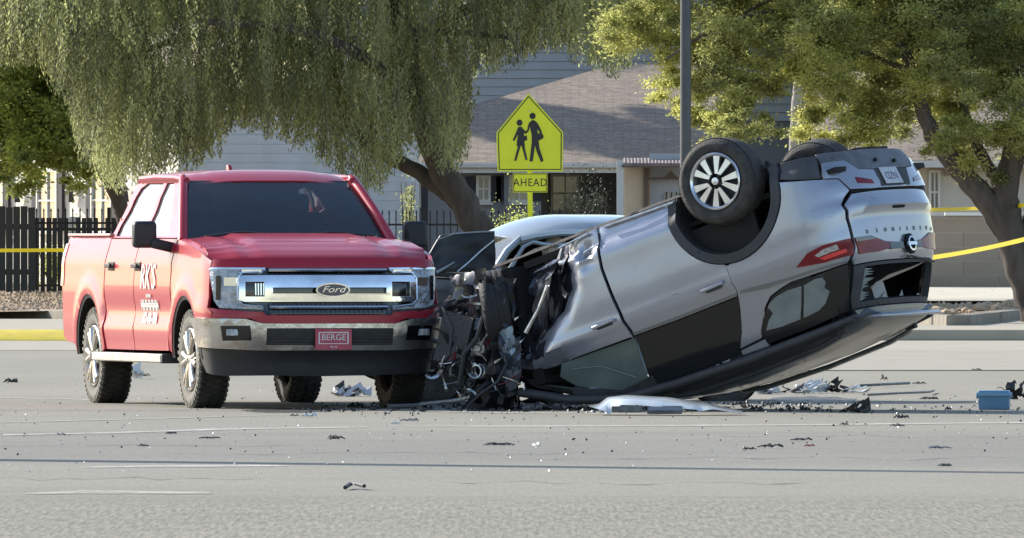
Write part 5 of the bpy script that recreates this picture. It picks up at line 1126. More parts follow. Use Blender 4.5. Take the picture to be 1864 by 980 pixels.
obj('gable_wall', MB().prism([(0,0), (13.,0), (13.,EZ), (7.5,zr-.12), (0,EZ)], hx(1325)-.1, hx(1325), 'yz') if False else MB().box((hx(1240), 3.5, EZ/2), (hx(1325)-hx(1160), 6., EZ)), M_cream, h1)
# low white garden wall catching sun
lw = thing('low_garden_wall', 'low white rendered wall in patches of sun behind the iron fence', 'wall', (X(900,254),254,.52))
for a, b, t in ((790,860,.62), (868,905,.86), (915,1000,.72), (1000,1060,.60)):
    q = obj('wall_section', MB().box(((X(a,254)+X(b,254))/2-X(900,254), .06*((a//10) % 3), t/2), (2.0*(X(b,254)-X(a,254)), .15, t), rot=(0,0,-1.05)), M_white, lw)
# upper storey wing with siding
h2 = thing('siding_house', 'two storey house with pale blue grey lap siding above the shingle roof', 'house', (X(1000,287),287,.5))
M_sid = mat('siding_blue_grey', (.36,.40,.45), .7, var=.06, vscale=2)
def kx(px): return X(px,287)-X(1000,287)
obj('wall', MB().box(((kx(560)+kx(1600))/2, 3., 4.2), (kx(1600)-kx(560), 5.9, 8.4)), mat('siding_backing', (.16,.18,.20), .9), h2)
sbm = MB().box((0,0,0), (kx(1600)-kx(560), .03, .165), rot=(R(-9),0,0)).mesh('siding_board', 30)
for k in range(30): o = link('siding_board', sbm, M_sid, h2); o.location = ((kx(560)+kx(1600))/2, .018, 3.3+k*.172)
window(h2, kx(480+240), 5.6, .9, 1.3, y=-.03, shutters=False)
obj('roof', slab([(kx(520),-.6,8.4), (kx(1640),-.6,8.4), (kx(1640),4,9.8), (kx(520),4,9.8)], .12), M_roof, h2); obj('roof', slab([(kx(520),8,8.4), (kx(1640),8,8.4), (kx(1640),4.02,9.8), (kx(520),4.02,9.8)], .12), M_roof, h2)
# gate lodge with tiled canopy
DG = 258.
h3 = thing('porch_lodge', 'small tan porch building with a white post and ribbed canopy left of the SUV wheel', 'porch', (X(1180,DG),DG,.5))
def gx(px): return X(px,DG)-X(1180,DG)
def gzz(py): return Z(py,DG)-.5
obj('corner_post', MB().box((gx(1128.5), -.6, gzz(293)/2), (.125, .125, gzz(293))), mat('white_post', (.62,.61,.57), .7), h3)
M_tan = mat('tan_stucco', (.50,.41,.30), .9, var=.1, vscale=2)
obj('wall', MB().box(((gx(1136)+gx(1172))/2, .0, gzz(303)/2), (gx(1172)-gx(1136), .2, gzz(303))), M_tan, h3)
obj('wall', MB().box(((gx(1172)+gx(1420))/2, 1.2, gzz(300)/2), (gx(1420)-gx(1172), 2., gzz(300))), M_tan, h3)
obj('door_post', MB().box((gx(1176), -.12, gzz(305)/2), (.09,.10,gzz(305))), mat('brown_wood', (.13,.095,.07), .8), h3)
obj('lintel', MB().box((gx(1230), -.14, gzz(325)), (gx(1290)-gx(1175), .10, .045)), MATS['brown_wood'], h3)
obj('gable_badge', MB().prism([(gx(1207),gzz(324)), (gx(1234),gzz(324)), (gx(1221),gzz(311))], -.18, -.12), MATS['brown_wood'], h3)
dr = obj('door', MB().box((gx(1222), .12, gzz(400)+.60), (gx(1262)-gx(1184), .06, 2*(.60))), mat('pale_door', (.42,.43,.45), .6), h3)
obj('door_light', MB().prism([(gx(1201),gzz(386)), (gx(1240),gzz(386)), (gx(1240),gzz(350)), (gx(1210),gzz(350))], .06, .088), M_wglass, dr)
for a in (1210, 1219, 1228): obj('door_bar', MB().tube([(gx(a),.05,gzz(386)), (gx(a+4),.05,gzz(350))], .012, n=5), M_shut, dr)
cn = MB()
for k in range(22):
    x = gx(1138)+k*.062; cn.tube([(x,-.75,gzz(300)), (x,.5,gzz(290))], .033, n=7)
obj('ribbed_canopy', cn, mat('weathered_canopy', (.20,.165,.16), .8, var=.3, vscale=5), h3); obj('canopy_edge', MB().box((gx(1210),-.72,gzz(303)), (gx(1290)-gx(1134),.05,.05)), MATS['brown_wood'], h3)
ch_ = thing('brick_planter', 'small dark red flat canopy edge beside the lamp post', 'canopy', (X(1240,262),262,Z(287,262))); obj('canopy_slab', MB().box((0,0,0), (.75,.5,.14)), mat('dark_red_tile', (.13,.07,.06), .8), ch_)
obj('canopy_fascia', MB().box((0,-.26,-.03), (.76,.03,.18)), mat('dark_red_tile2', (.10,.055,.05), .8), ch_); obj('canopy_post', MB().box((.0,.1,-1.2), (.08,.08,2.4)), MATS['brown_wood'], ch_)
# right house
DR = 262.
h4 = thing('house', 'cream house with a dark narrow window and white railings right of the SUV tail', 'house', (X(1750,DR),DR,.5))
def rx_(px): return X(px,DR)-X(1750,DR)
def rz_(py): return Z(py,DR)-.5
ER = rz_(297)
obj('wall', MB().box(((rx_(1500)+rx_(2100))/2, 3., ER/2), (rx_(2100)-rx_(1500), 6, ER)), M_cream, h4)
w_ = window(h4, rx_(1701), (rz_(312)+rz_(388))/2, .17, rz_(312)-rz_(388), y=-.02, shutters=False); obj('window_blind', MB().box((rx_(1701),-.045,rz_(350)), (.13,.01,rz_(315)-rz_(386))), mat('dark_pane', (.05,.055,.05), .15, coat=1), w_)
obj('roof', slab([(rx_(1480),-.6,ER+.05), (rx_(2140),-.6,ER+.05), (rx_(2140),6,ER+1.75), (rx_(1480),6,ER+1.75)], .12), M_roof, h4)
obj('roof', slab([(rx_(1480),12,ER+.05), (rx_(2140),12,ER+.05), (rx_(2140),6.02,ER+1.75), (rx_(1480),6.02,ER+1.75)], .12), M_roof, h4)
obj('fascia', MB().box(((rx_(1480)+rx_(2140))/2, -.62, ER-.02), (rx_(2140)-rx_(1480), .05, .13)), M_fasc, h4)
obj('wall_light', MB().box((rx_(1725),-.08,rz_(312)), (.09,.10,.16)), mat('tan_lamp', (.3,.25,.2), .6), h4, bevel=.01)
rlg = thing('white_railing', 'white picket railing in front of the cream house, behind the garden wall', 'railing', (X(1780,250),250,.55))
for z in (.55, 1.25): obj('rail', MB().box((.2,0,z), (2.6,.04,.05)), M_fasc, rlg)
rpm = MB().box((0,0,.85), (.035,.03,.85)).mesh('baluster', 30)
for k in range(22): o = link('baluster', rpm, M_fasc if True else None, rlg); o.location = (-1.0+k*.118, 0, 0)
# left bright house, its long wall turned towards the sun
ang = math.atan2(.52, -.855)
h5 = thing('white_house', 'bright sunlit white house with dark shutters behind the left fence', 'house', (X(40,262),262,.5), (0,0,R(-60)))
# local: wall face looks along -y
obj('wall', MB().box((0,2.5,1.9), (12,5,3.8)), mat('white_stucco', (.78,.75,.66), .9, var=.05, vscale=1.5), h5)
for x in (-3.3,-1.0,1.1,3.2):
    window(h5, x, 1.55, .75, 1.1, y=-.02)
    f5 = obj('wall_lantern', MB().box((x+.98,-.12,1.62), (.14,.12,.20), taper=(.7,.7)), mat('lantern_black', (.03,.03,.03), .5), h5); obj('lantern_cap', MB().lathe([(0,.14), (.10,.0)], 'z', (x+.98,-.12,1.73), n=8), MATS['lantern_black'], f5)
e5 = MB().box((0,0,0), (.03,4.96,.165), rot=(0,R(9),0)).mesh('siding_board', 30)
for k in range(22): o = link('siding_board', e5, mat('white_siding', (.50,.52,.54), .8, var=.08, vscale=2), h5); o.location = (6.02, 2.5, .1+k*.170)
window(h5, 0, 0, 0, 0) if False else None
obj('roof', slab([(-6.4,-.6,3.75), (6.4,-.6,3.75), (6.4,2.6,4.8), (-6.4,2.6,4.8)], .12), M_roof, h5)
# ------------------------------------------------------------------ vegetation
M_bark = mat('bark_dark', (.055,.046,.038), .95, var=.5, vscale=5, vcol=(.12,.10,.085), bump=1., bscale=12, stretch=(1,1,.25))
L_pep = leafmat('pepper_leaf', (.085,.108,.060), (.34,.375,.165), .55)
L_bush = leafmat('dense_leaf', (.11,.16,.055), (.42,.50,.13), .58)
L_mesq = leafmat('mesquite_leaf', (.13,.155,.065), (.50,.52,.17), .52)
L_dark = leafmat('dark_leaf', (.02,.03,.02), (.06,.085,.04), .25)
def leaves(name, P, Dv, ln, wd, tone, material, parent, kind=None):
    """P centres (n,3), Dv leaf axis (n,3), sizes (n,), one diamond of two triangles each, given a random roll"""
    n = len(P); Dv = Dv/np.linalg.norm(Dv, axis=1, keepdims=True); r = rng.normal(size=(n,3)); W = np.cross(Dv, r); W /= np.linalg.norm(W, axis=1, keepdims=True)+1e-9
    a = P-Dv*ln[:,None]/2; b = P+W*wd[:,None]/2; c = P+Dv*ln[:,None]/2; d = P-W*wd[:,None]/2
    V_ = np.stack([a,b,c,d], 1).reshape(-1,3).astype(np.float32); me = bpy.data.meshes.new(name)
    me.vertices.add(4*n); me.vertices.foreach_set('co', V_.ravel()); me.loops.add(4*n); me.loops.foreach_set('vertex_index', np.arange(4*n, dtype=np.int32))
    me.polygons.add(n); me.polygons.foreach_set('loop_start', np.arange(0,4*n,4, dtype=np.int32)); me.polygons.foreach_set('loop_total', np.full(n,4, dtype=np.int32)); me.update(calc_edges=True)
    at = me.attributes.new('tone', 'FLOAT', 'FACE'); at.data.foreach_set('value', np.clip(tone,0,1).astype(np.float32))
    return link(name, me, material, parent, kind)
def limb(mb, pts, r0, r1, seed=0, n=12):
    P = []; pts = [Vector(p) for p in pts]
    for i in range(len(pts)-1):
        p0 = pts[max(0,i-1)]; p1, p2 = pts[i], pts[i+1]; p3 = pts[min(len(pts)-1,i+2)]
        for k in range(6):
            t = k/6; P.append(.5*((2*p1)+(p2-p0)*t+(2*p0-5*p1+4*p2-p3)*t*t+(3*p1-p0-3*p2+p3)*t**3))
    P.append(pts[-1]); m = len(P)
    rr = [(r0+(r1-r0)*i/(m-1))*(1+.09*noise.noise(Vector((i*.6, seed, 0)))) for i in range(m)]
    P = [p+Vector((noise.noise(Vector((i*.4,seed,3))), 0, noise.noise(Vector((i*.4,seed,8)))))*.35*rr[i] for i, p in enumerate(P)]
    mb.tube(P, rr, n=n)
# --- weeping pepper tree
DP = 226.
pt = thing('pepper_tree', 'large weeping pepper tree with leaning dark trunk hanging over the truck', 'tree', (X(885,DP),DP,gz(DP)))
O = Vector(pt.location)
def L3(px, py, D, o=O): return Vector((X(px,D), D, Z(py,D)))-o
tk = MB()
limb(tk, [L3(905,470,DP), L3(872,420,DP), L3(838,360,DP), L3(800,300,DP), L3(775,235,DP), L3(752,160,DP), L3(735,60,DP), L3(700,-60,DP-.5)], .25, .14, 1)
obj('trunk', tk, M_bark, pt)
for k, (pts, a, b) in enumerate([([L3(850,385,DP+.1), L3(805,345,DP+.2), L3(755,310,DP+.3), L3(700,280,DP+.4), L3(640,230,DP+.5), L3(600,120,DP+.5), L3(560,0,DP+.5)], .15, .07),
    ([L3(765,200,DP), L3(700,130,DP-1), L3(560,60,DP-1.5), L3(380,40,DP-2)], .13, .05), ([L3(740,100,DP), L3(820,30,DP+.5), L3(950,0,DP+.5), L3(1100,40,DP+.3)], .12, .04),
    ([L3(600,120,DP+.5), L3(480,60,DP+.5), L3(300,80,DP+.8), L3(180,130,DP+1)], .09, .035), ([L3(735,60,DP), L3(850,60,DP-.7), L3(930,70,DP-1)], .07, .03)]):
    q = MB(); limb(q, pts, a, b, k+5, 10); obj('limb', q, M_bark, pt)
fr = [(-250,330),(60,110),(120,200),(150,310),(200,365),(250,350),(330,330),(395,300),(425,250),(480,250),(540,275),(575,310),(640,350),(690,365),(740,290),(800,320),(850,300),(865,150),(920,135),(1000,100),(1060,120),(1120,150),(1190,80),(1230,20),(1300,-60)]
strand_P, strand_D, tone = [], [], []
NS = 13000
for k in range(NS):
    px = rng.uniform(-60,1230); bot = lerp_tab(fr, px); D = DP+rng.normal()*1.5
    # gaps between curtains
    dn = noise.noise(Vector((px*.012, 3.3, D*.4)))
    if px > 850 and rng.random() < .15: continue
    py0 = bot-abs(rng.normal())*15-rng.uniform(0,1)**1.35*(bot+420)*.97-18*dn
    g = noise.noise(Vector((px*.011, py0*.012, D*.8)))
    if g < -.20 and rng.random() < .8: continue
    ln = rng.uniform(.45,1.25); m = int(ln*52); t = np.linspace(0,1,m)
    x0, z0 = X(px,D), Z(py0,D); sw = rng.normal()*.10
    xs = x0+sw*(1-t)**1.6+rng.normal(size=m)*.035; zs = z0+ln*(1-t)**1.05; ys = D+rng.normal(size=m)*.05
    strand_P.append(np.stack([xs,ys,zs],1)); d = np.stack([rng.normal(size=m)*.55, rng.normal(size=m)*.4, -np.ones(m)],1); strand_D.append(d)
    tone.append(np.full(m, .46+1.0*g+rng.normal()*.22)+rng.normal(size=m)*.13)
PP = np.concatenate(strand_P)-np.array(O); n = len(PP)
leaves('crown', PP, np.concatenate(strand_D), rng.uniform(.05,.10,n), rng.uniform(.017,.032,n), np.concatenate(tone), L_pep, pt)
tw = MB()
for k in range(0, len(strand_P), 9):
    s_ = strand_P[k]; p0, p1 = s_[0], s_[-1]; tw.tube([tuple(np.array(p0)-np.array(O)), tuple((np.array(p0)*.5+np.array(p1)*.5)-np.array(O)), tuple(np.array(p1)-np.array(O))], .006, n=3, caps=False)
obj('twigs', tw, M_bark, pt, kind='stuff', recalc=False)
def clumped(name, label, base, trunkpts, limbs, clumps, mt, leafn, ls, spread, gr=None, seed=1, flat_=.7, wide=.5):
    t = thing(name, label, 'tree', base, group=gr); o = Vector(base); mb = MB(); limb(mb, [Vector(p)-o for p in trunkpts[0]], trunkpts[1], trunkpts[2], seed); obj('trunk', mb, M_bark, t)
    for i, (pts, a, b) in enumerate(limbs): q = MB(); limb(q, [Vector(p)-o for p in pts], a, b, seed+i+1, 9); obj('limb', q, M_bark, t)
    Ps, Ds, Ts = [], [], []
    for (c, r, tn) in clumps:
        sub = max(4, int(13*r/.5))
        for s_ in range(sub):
            cc = np.array(c)+rng.normal(size=3)*r*.62*np.array([1,1,.8]); rr = r*rng.uniform(.22,.6); m = int(2.1*leafn*rng.uniform(.6,1.3)*(r/.5))
            v = rng.normal(size=(m,3)); v /= np.linalg.norm(v,axis=1,keepdims=True); rad = np.abs(rng.normal(size=m))*.62+.1
            P = cc+v*rr*rad[:,None]*np.array([1.15,1.15,flat_])
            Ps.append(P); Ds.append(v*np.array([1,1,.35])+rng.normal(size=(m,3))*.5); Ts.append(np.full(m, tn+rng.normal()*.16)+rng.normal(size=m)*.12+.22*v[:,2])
    P = np.concatenate(Ps)-np.array(o); n = len(P)
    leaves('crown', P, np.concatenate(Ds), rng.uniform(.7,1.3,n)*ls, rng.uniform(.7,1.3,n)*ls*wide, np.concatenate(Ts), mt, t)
    return t
# --- dense tree behind, far left
DL = 232.
def W3(px, py, D): return (X(px,D), D, Z(py,D))
cl = []
for (px,py,r,tn) in [(-60,180,.8,.5),(0,120,.7,.55),(60,90,.6,.6),(120,140,.6,.45),(20,200,.8,.35),(100,210,.7,.4),(60,260,.6,.55),(150,220,.5,.4),(-20,260,.7,.5),(130,290,.40,.45),(90,300,.4,.5),(170,180,.5,.35),(10,40,.7,.6),(90,20,.6,.5),(-60,80,.8,.5),(170,60,.6,.5),(40,-60,.8,.5),(140,-60,.8,.5),(160,300,.35,.4),(200,260,.4,.35),(60,160,.7,.4),(20,300,.35,.6),(230,60,.6,.4),(240,180,.5,.35),(-140,160,.9,.5),(-150,20,.9,.5)]:
    cl.append((W3(px,py,DL+rng.normal()*.7), r, tn))
clumped('leafy_tree', 'dense dark green tree at the left edge with a branch leaning behind the truck cab', (X(240,DL),DL,gz(DL)), ([W3(245,520,DL), W3(232,420,DL), W3(205,340,DL), W3(150,280,DL), W3(110,200,DL), W3(80,60,DL)], .17, .05),
  [([W3(205,340,DL), W3(230,260,DL), W3(240,120,DL+.4)], .09, .03), ([W3(120,220,DL), W3(60,190,DL-.4), W3(0,140,DL-.6)], .06, .02), ([W3(195,330,DL), W3(170,290,DL), W3(120,300,DL)], .06, .02)], cl, L_bush, 150, .085, .5, seed=3)
# --- mesquite on the right
DM = 208.
cl = []
spec = [(1180,60,.45,.7),(1150,20,.5,.6),(1215,20,.5,.5),(1230,110,.35,.8),(1215,160,.34,.9),(1240,200,.30,.8),(1300,70,.5,.4),(1290,140,.45,.45),(1330,200,.45,.4),(1300,240,.34,.6),(1360,235,.35,.5),(1385,160,.38,.4),(1340,110,.4,.4),(1400,60,.45,.4),(1340,20,.55,.4),(1430,20,.5,.5),(1500,40,.5,.55),(1480,90,.45,.7),(1560,80,.5,.6),(1500,140,.45,.75),(1560,160,.5,.6),(1500,190,.35,.6),(1480,225,.33,.85),(1540,230,.42,.7),(1520,270,.22,.7),(1590,220,.35,.6),(1620,140,.5,.5),(1640,60,.6,.3),(1700,30,.6,.25),(1660,200,.3,.4),(1700,140,.5,.8),(1740,190,.45,.75),(1730,240,.36,.6),(1790,180,.45,.6),(1810,250,.42,.5),(1860,210,.45,.5),(1850,140,.5,.45),(1780,90,.55,.3),(1850,50,.6,.3),(1900,120,.6,.4),(1920,250,.5,.5),(1770,280,.22,.5),(1850,290,.25,.4),(1950,30,.7,.4),
        (1250,-60,.7,.5),(1400,-70,.8,.5),(1550,-60,.8,.5),(1700,-80,.9,.5),(1850,-80,.9,.5),(1620,-150,.9,.5),(1450,-160,.8,.5),(1800,-180,.9,.5),(1740,110,.4,.35),(1600,20,.5,.4)]
for (px,py,r,tn) in spec: cl.append((W3(px,py,DM+rng.normal()*.8), r, tn))
clumped('mesquite_tree', 'spreading mesquite tree with yellow green foliage and forked dark trunk at the right edge', (X(1895,DM),DM,.3), ([W3(1900,600,DM), W3(1868,520,DM), W3(1845,440,DM), W3(1830,360,DM), W3(1845,280,DM), W3(1860,180,DM), W3(1850,40,DM), W3(1800,-80,DM)], .27, .10),
  [([W3(1845,440,DM), W3(1800,370,DM), W3(1745,310,DM), W3(1705,255,DM), W3(1680,205,DM), W3(1660,120,DM), W3(1600,30,DM)], .21, .06), ([W3(1835,400,DM+.2), W3(1815,330,DM+.3), W3(1780,270,DM+.4), W3(1750,180,DM+.5), W3(1730,60,DM+.5)], .13, .05),
   ([W3(1870,480,DM+.1), W3(1885,380,DM), W3(1905,250,DM-.2), W3(1950,80,DM-.4)], .20, .07), ([W3(1660,130,DM), W3(1560,90,DM), W3(1420,20,DM-.3), W3(1290,60,DM-.5), W3(1210,110,DM-.6)], .05, .015), ([W3(1750,60,DM), W3(1600,-30,DM), W3(1380,10,DM), W3(1270,120,DM-.3)], .05, .015),
   ([W3(1800,100,DM), W3(1700,60,DM), W3(1650,20,DM)], .04, .015)], cl, L_mesq, 360, .058, .5, seed=21, flat_=.75, wide=.42)
# --- smaller, paler clump behind the pole: bare whitish trunk
DW = 216.
bt = thing('pale_trunk_tree', 'slender tree with a bare whitish trunk between the two wheels of the SUV', 'tree', (X(1452,DW),DW,gz(DW)))
o_ = Vector(bt.location); mb = MB(); limb(mb, [Vector(W3(1452,600,DW))-o_, Vector(W3(1449,420,DW))-o_, Vector(W3(1446,260,DW))-o_, Vector(W3(1453,160,DW))-o_, Vector(W3(1452,95,DW))-o_, Vector(W3(1440,-60,DW))-o_], .095, .07, 33); obj('trunk', mb, mat('whitish_bark', (.46,.42,.37), .9, var=.3, vscale=4, vcol=(.30,.27,.24), bump=.6, bscale=10), bt)
for k, pts in enumerate(([W3(1450,240,DW), W3(1466,215,DW), W3(1470,180,DW), W3(1462,140,DW)], [W3(1450,120,DW), W3(1420,60,DW), W3(1380,0,DW)], [W3(1452,100,DW), W3(1490,40,DW), W3(1530,-20,DW)])): q = MB(); limb(q, [Vector(p)-o_ for p in pts], .025, .012, 60+k, 7); obj('limb', q, MATS['whitish_bark'], bt)
Pb = []; 
for (px,py,r) in [(1380,-10,.5),(1530,-20,.5),(1440,-70,.6)]:
    m = 1500; v = rng.normal(size=(m,3)); Pb.append(np.array(W3(px,py,DW))+v*r*.4)
Pb = np.concatenate(Pb)-np.array(o_); n = len(Pb); leaves('crown', Pb, rng.normal(size=(n,3)), np.full(n,.05), np.full(n,.025), rng.uniform(.2,.8,n), L_mesq, bt)
# --- shrubs by the houses, behind the fence
def shrub(label, px, py_top, py_bot, D, wpx, mt, tn, nn=2600, ls=.05, name='shrub'):
    zb = gz(D); t = thing(name, label, 'shrub', (X(px,D),D,zb)); zt = Z(py_top,D)-zb; w = wpx/25900*D/2
    st = MB()
    for k in range(7): a = k*.9; st.tube([(0,0,0), (w*.5*math.cos(a), .2*math.sin(a), zt*.5), (w*.8*math.cos(a), .3*math.sin(a), zt*.85)], [.02,.014,.006], n=5)
    obj('stems', st, M_bark, t)
    P = rng.normal(size=(nn,3))*np.array([w*.42,.22,zt*.22])+np.array([0,0,zt*.55]); 
    g = np.array([noise.noise(Vector((p[0]*3+px, p[1]*3, p[2]*3))) for p in P]); P = P[g > -.15]; g = g[g > -.15]; P = P[P[:,2] > .02]; n = len(P)
    leaves('foliage', P, rng.normal(size=(n,3))+np.array([0,0,.6]), rng.uniform(.7,1.4,n)*ls, rng.uniform(.7,1.3,n)*ls*.45, tn+.5*g[:n]+rng.normal(size=n)*.12, mt, t)
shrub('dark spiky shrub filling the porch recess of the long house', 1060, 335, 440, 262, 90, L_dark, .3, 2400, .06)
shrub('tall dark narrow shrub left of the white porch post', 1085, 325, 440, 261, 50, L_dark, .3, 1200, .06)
shrub('light green hedge clump at the foot of the yellow sign post', 935, 385, 470, 243, 110, L_bush, .75, 3800, .05)
shrub('thin green shrub seen between trunk and truck mirror', 742, 300, 450, 250, 34, L_pep, .6, 1500, .06)
shrub('grey green shrub against the left fence', 95, 440, 540, 238, 70, L_bush, .4, 2200, .05)
shrub('low dry shrub behind the pickets near the truck bed', 150, 410, 530, 238, 60, L_pep, .5, 1800, .05)

# --- trees behind the houses shading their roofs (seen above and between)
for (px, D, zt, r, lab) in ((1010, 293, 8.5, 2.6, 'round tree crown behind the siding house'), (330, 283, 7.5, 2.8, 'broad tree behind the weeping pepper tree'), (1560, 290, 6.5, 2.6, 'broad tree behind the cream house, just right of the pole'), (1760, 284, 6.0, 2.6, 'broad tree behind the cream house roof'), (1990, 282, 6.0, 2.8, 'broad tree behind the far right of the cream house'), (860, 280, 6.8, .0, '')):
    if not lab: continue
    cs = [((X(px,D)+rng.normal()*r*.6, D+rng.normal()*r*.5, zt+rng.normal()*r*.5), .9, .4) for k in range(16)]
    b0 = (X(px,D), D, .5); clumped('shade_tree', lab, b0, ([b0, (b0[0]+.1,D,3), (b0[0],D,zt)], .25, .10), [([(b0[0],D,3), (b0[0]+1,D,5), (b0[0]+1.8,D,zt)], .12, .05)], cs, L_bush, 150, .11, .8, seed=int(px))
cs = [((-8.3+rng.normal()*.9, 275.5+rng.normal()*.8, 9.3+rng.normal()*.6), .7, .4) for k in range(16)]
b0 = (-8.6,276.5,.5); clumped('shade_tree', 'tall tree behind the left houses that shades the long shingle roof', b0, ([b0, (-8.5,276.3,4), (-8.1,275.6,9.3)], .25, .10), [([(-8.5,276.3,4), (-9.5,276,7), (-9.2,275.5,9.4)], .12, .05)], cs, L_bush, 170, .11, .8, seed=444)

# --- stones and small gravel
M_stone = mat('desert_stone', (.34,.245,.165), .9, var=.35, vscale=3, vcol=(.52,.41,.29), bump=.5, bscale=9)
rs = random.Random(77)
def stone_mesh(seed):
    bm = bmesh.new(); bmesh.ops.create_icosphere(bm, subdivisions=1, radius=.5)
    for v in bm.verts: v.co *= 1+.35*noise.noise(v.co*2.2+Vector((seed*5,0,0))); v.co.z *= .62
    me = bpy.data.meshes.new('stone'); bm.to_mesh(me); bm.free(); me.polygons.foreach_set('use_smooth', [True]*len(me.polygons)); me.set_sharp_from_angle(angle=R(30)); me.materials.append(M_stone); return me
sm = [stone_mesh(k) for k in range(5)]
for k in range(34):
    px = 1645+ (k*6.6) % 225+rs.uniform(-4,4); lim = 206 if px < 1745 else 206+(px-1745)*.10; D = lim+1.2+rs.uniform(0,1)**1.5*7
    s_ = rs.uniform(.09,.24); o = bpy.data.objects.new('rock', sm[k % 5]); COL.objects.link(o); o.location = (X(px,D), D, gz(D)+s_*.12+.02); o.scale = (s_*rs.uniform(.9,1.5), s_, s_*rs.uniform(.7,1)); o.rotation_euler = (0,0,rs.uniform(0,6)); tag(o, 'tan desert rock lying in the gravel bed at the right kerb', 'rock', 'rocks in the right gravel bed')
def scatter_stones(name, n, xr, yr, zf, smin, smax, mt, seed):
    r_ = np.random.default_rng(seed); base = np.array([[1,0,0],[-.5,.87,0],[-.5,-.87,0],[0,0,.9],[.2,.1,-.5]]); tri = [(0,1,3),(1,2,3),(2,0,3),(1,0,4),(2,1,4),(0,2,4)]
    V_ = []; F_ = []
    for k in range(n):
        x = r_.uniform(*xr); y = r_.uniform(*yr); s_ = r_.uniform(smin,smax); a = r_.uniform(0,6.28); c, q = math.cos(a)*s_, math.sin(a)*s_; z = zf(x,y); o = len(V_)
        sc_ = r_.uniform(.6,1.2,3)
        for b in base: bx, by, bz = b*sc_; V_.append((x+bx*c-by*q, y+bx*q+by*c, z+bz*s_))
        F_ += [(o+a_,o+b_,o+c_) for a_,b_,c_ in tri]
    me = bpy.data.meshes.new(name); me.from_pydata(V_, [], F_); return link(name, me, mt, None, 'stuff')
scatter_stones('loose_gravel', 9000, (-9,12), (215,236), lambda x,y: gz(y)+.02, .012, .045, M_stone, 5)
# ------------------------------------------------------------------ debris on the road
M_dblack = mat('debris_black', (.014,.014,.015), .6, var=.4, vscale=20, vcol=(.04,.038,.035))
M_dwhite = mat('debris_white', (.66,.68,.68), .35, coat=.5, var=.15, vscale=6, vcol=(.52,.54,.55))
M_dgrey = mat('debris_grey', (.12,.125,.13), .5, var=.4, vscale=12)
M_dred = mat('debris_red', (.30,.05,.03), .5)
def debris(label, px, py, wpx, hpx, mt, seed, cat='debris', name='car_fragment', lobes=3, yaw=None):
    """a torn curled flake of body or trim lying at its own spot on the road"""
    D = py2d(py); s_ = D/25900; w = wpx*s_; h = hpx*s_; t = thing(name, label, cat, (X(px,D), D, 0)); r_ = random.Random(seed)
    yaw = r_.uniform(-.6,.6) if yaw is None else yaw; t.rotation_euler = (0,0,yaw)
    for i in range(lobes):
        n = 9; x0 = -w/2+w*i/lobes*(.9)+r_.uniform(-.05,.05)*w; ww = w*r_.uniform(.35,.62); dd = max(.05, w*r_.uniform(.15,.4)); hh = h*r_.uniform(.55,1.); mb = MB()
        def f(a, b):
            u, v = a/(n-1), b/4; edge = 1-.35*abs(noise.noise(Vector((u*5+seed, v*3, i))))
            return (x0+ww*u, (v-.5)*dd*edge*(1-.5*u), .004+hh*max(0,math.sin(math.pi*(u*.9+.05)))*(.35+.65*abs(noise.noise(Vector((u*3+i*7, v*2.3, seed)))+.3))*(.6+.4*v))
        mb.grid(f, range(n), range(5)); mb.thick(.006, (0,0,1)); obj('shard', mb, mt if i != lobes-1 or mt is not M_dblack else M_dblack, t, sharp=25)
    return t
DB = [
 ('short curled black scrap alone at the far left of the road', 20,698,28,14,M_dblack), ('small black scrap next to the white chip in front of the truck', 537,759,18,6,M_dblack),
 ('white triangular plastic chip in front of the truck', 562,760,26,13,M_dwhite), ('pair of tiny black pieces left of centre in the near lane', 610,801,28,14,M_dblack),
 ('long flat black strip in the near lane below the white bumper', 907,812,62,8,M_dblack), ('small pale chip just right of the long flat black strip', 978,813,14,8,M_dwhite),
 ('small black oval scrap, left of the jagged black one', 1362,820,24,7,M_dblack), ('jagged black scrap in the near lane below the SUV tail', 1401,816,44,10,M_dblack),
 ('flat black bar with rusty end in the near lane', 1458,803,40,7,M_dblack), ('small rust red scrap beside the flat black bar', 1474,814,18,5,M_dred),
 ('thin black twin scrap near the right edge, closest to the camera', 1721,850,26,6,M_dblack), ('small dark and pale scrap right of the jagged one', 1708,818,40,7,M_dgrey),
 ('black cube like scrap behind the white fragments', 1610,694,16,15,M_dblack), ('black crumpled scrap beyond the right white fragments', 1690,728,34,8,M_dblack),
 ('dark twisted scrap left of the blue box', 1640,763,24,13,M_dblack), ('small flat black scrap under the twisted one', 1633,777,24,5,M_dblack), ('tiny dark scrap on the white lane line', 1537,775,16,7,M_dblack),
 ('black shard standing left of the blue box', 1727,748,12,12,M_dblack), ('dark flat scrap far behind the blue box', 1778,675,18,5,M_dblack),
 ('small black scrap on the left near lane', 262,814,20,6,M_dblack), ('tiny black scrap in front of the truck wheel', 382,800,38,5,M_dblack), ('small dark scrap left of the tiny black row', 312,791,18,5,M_dblack),
 ('grey curl lying in front of the dark shadow', 745,768,36,6,M_dgrey), ('white sliver beside the grey curl', 722,773,16,6,M_dwhite), ('faint grey scrap on the left kerb side', 110,793,18,6,M_dgrey),
 ('small dark crumb under the truck step', 262,686,24,10,M_dblack), ('black scrap far behind the SUV roof', 1672,700,24,5,M_dblack),
]
for k, (lab,px,py,w,h,m) in enumerate(DB): debris(lab, px, py, w, h, m, 100+k, lobes=3 if w > 20 else 2)
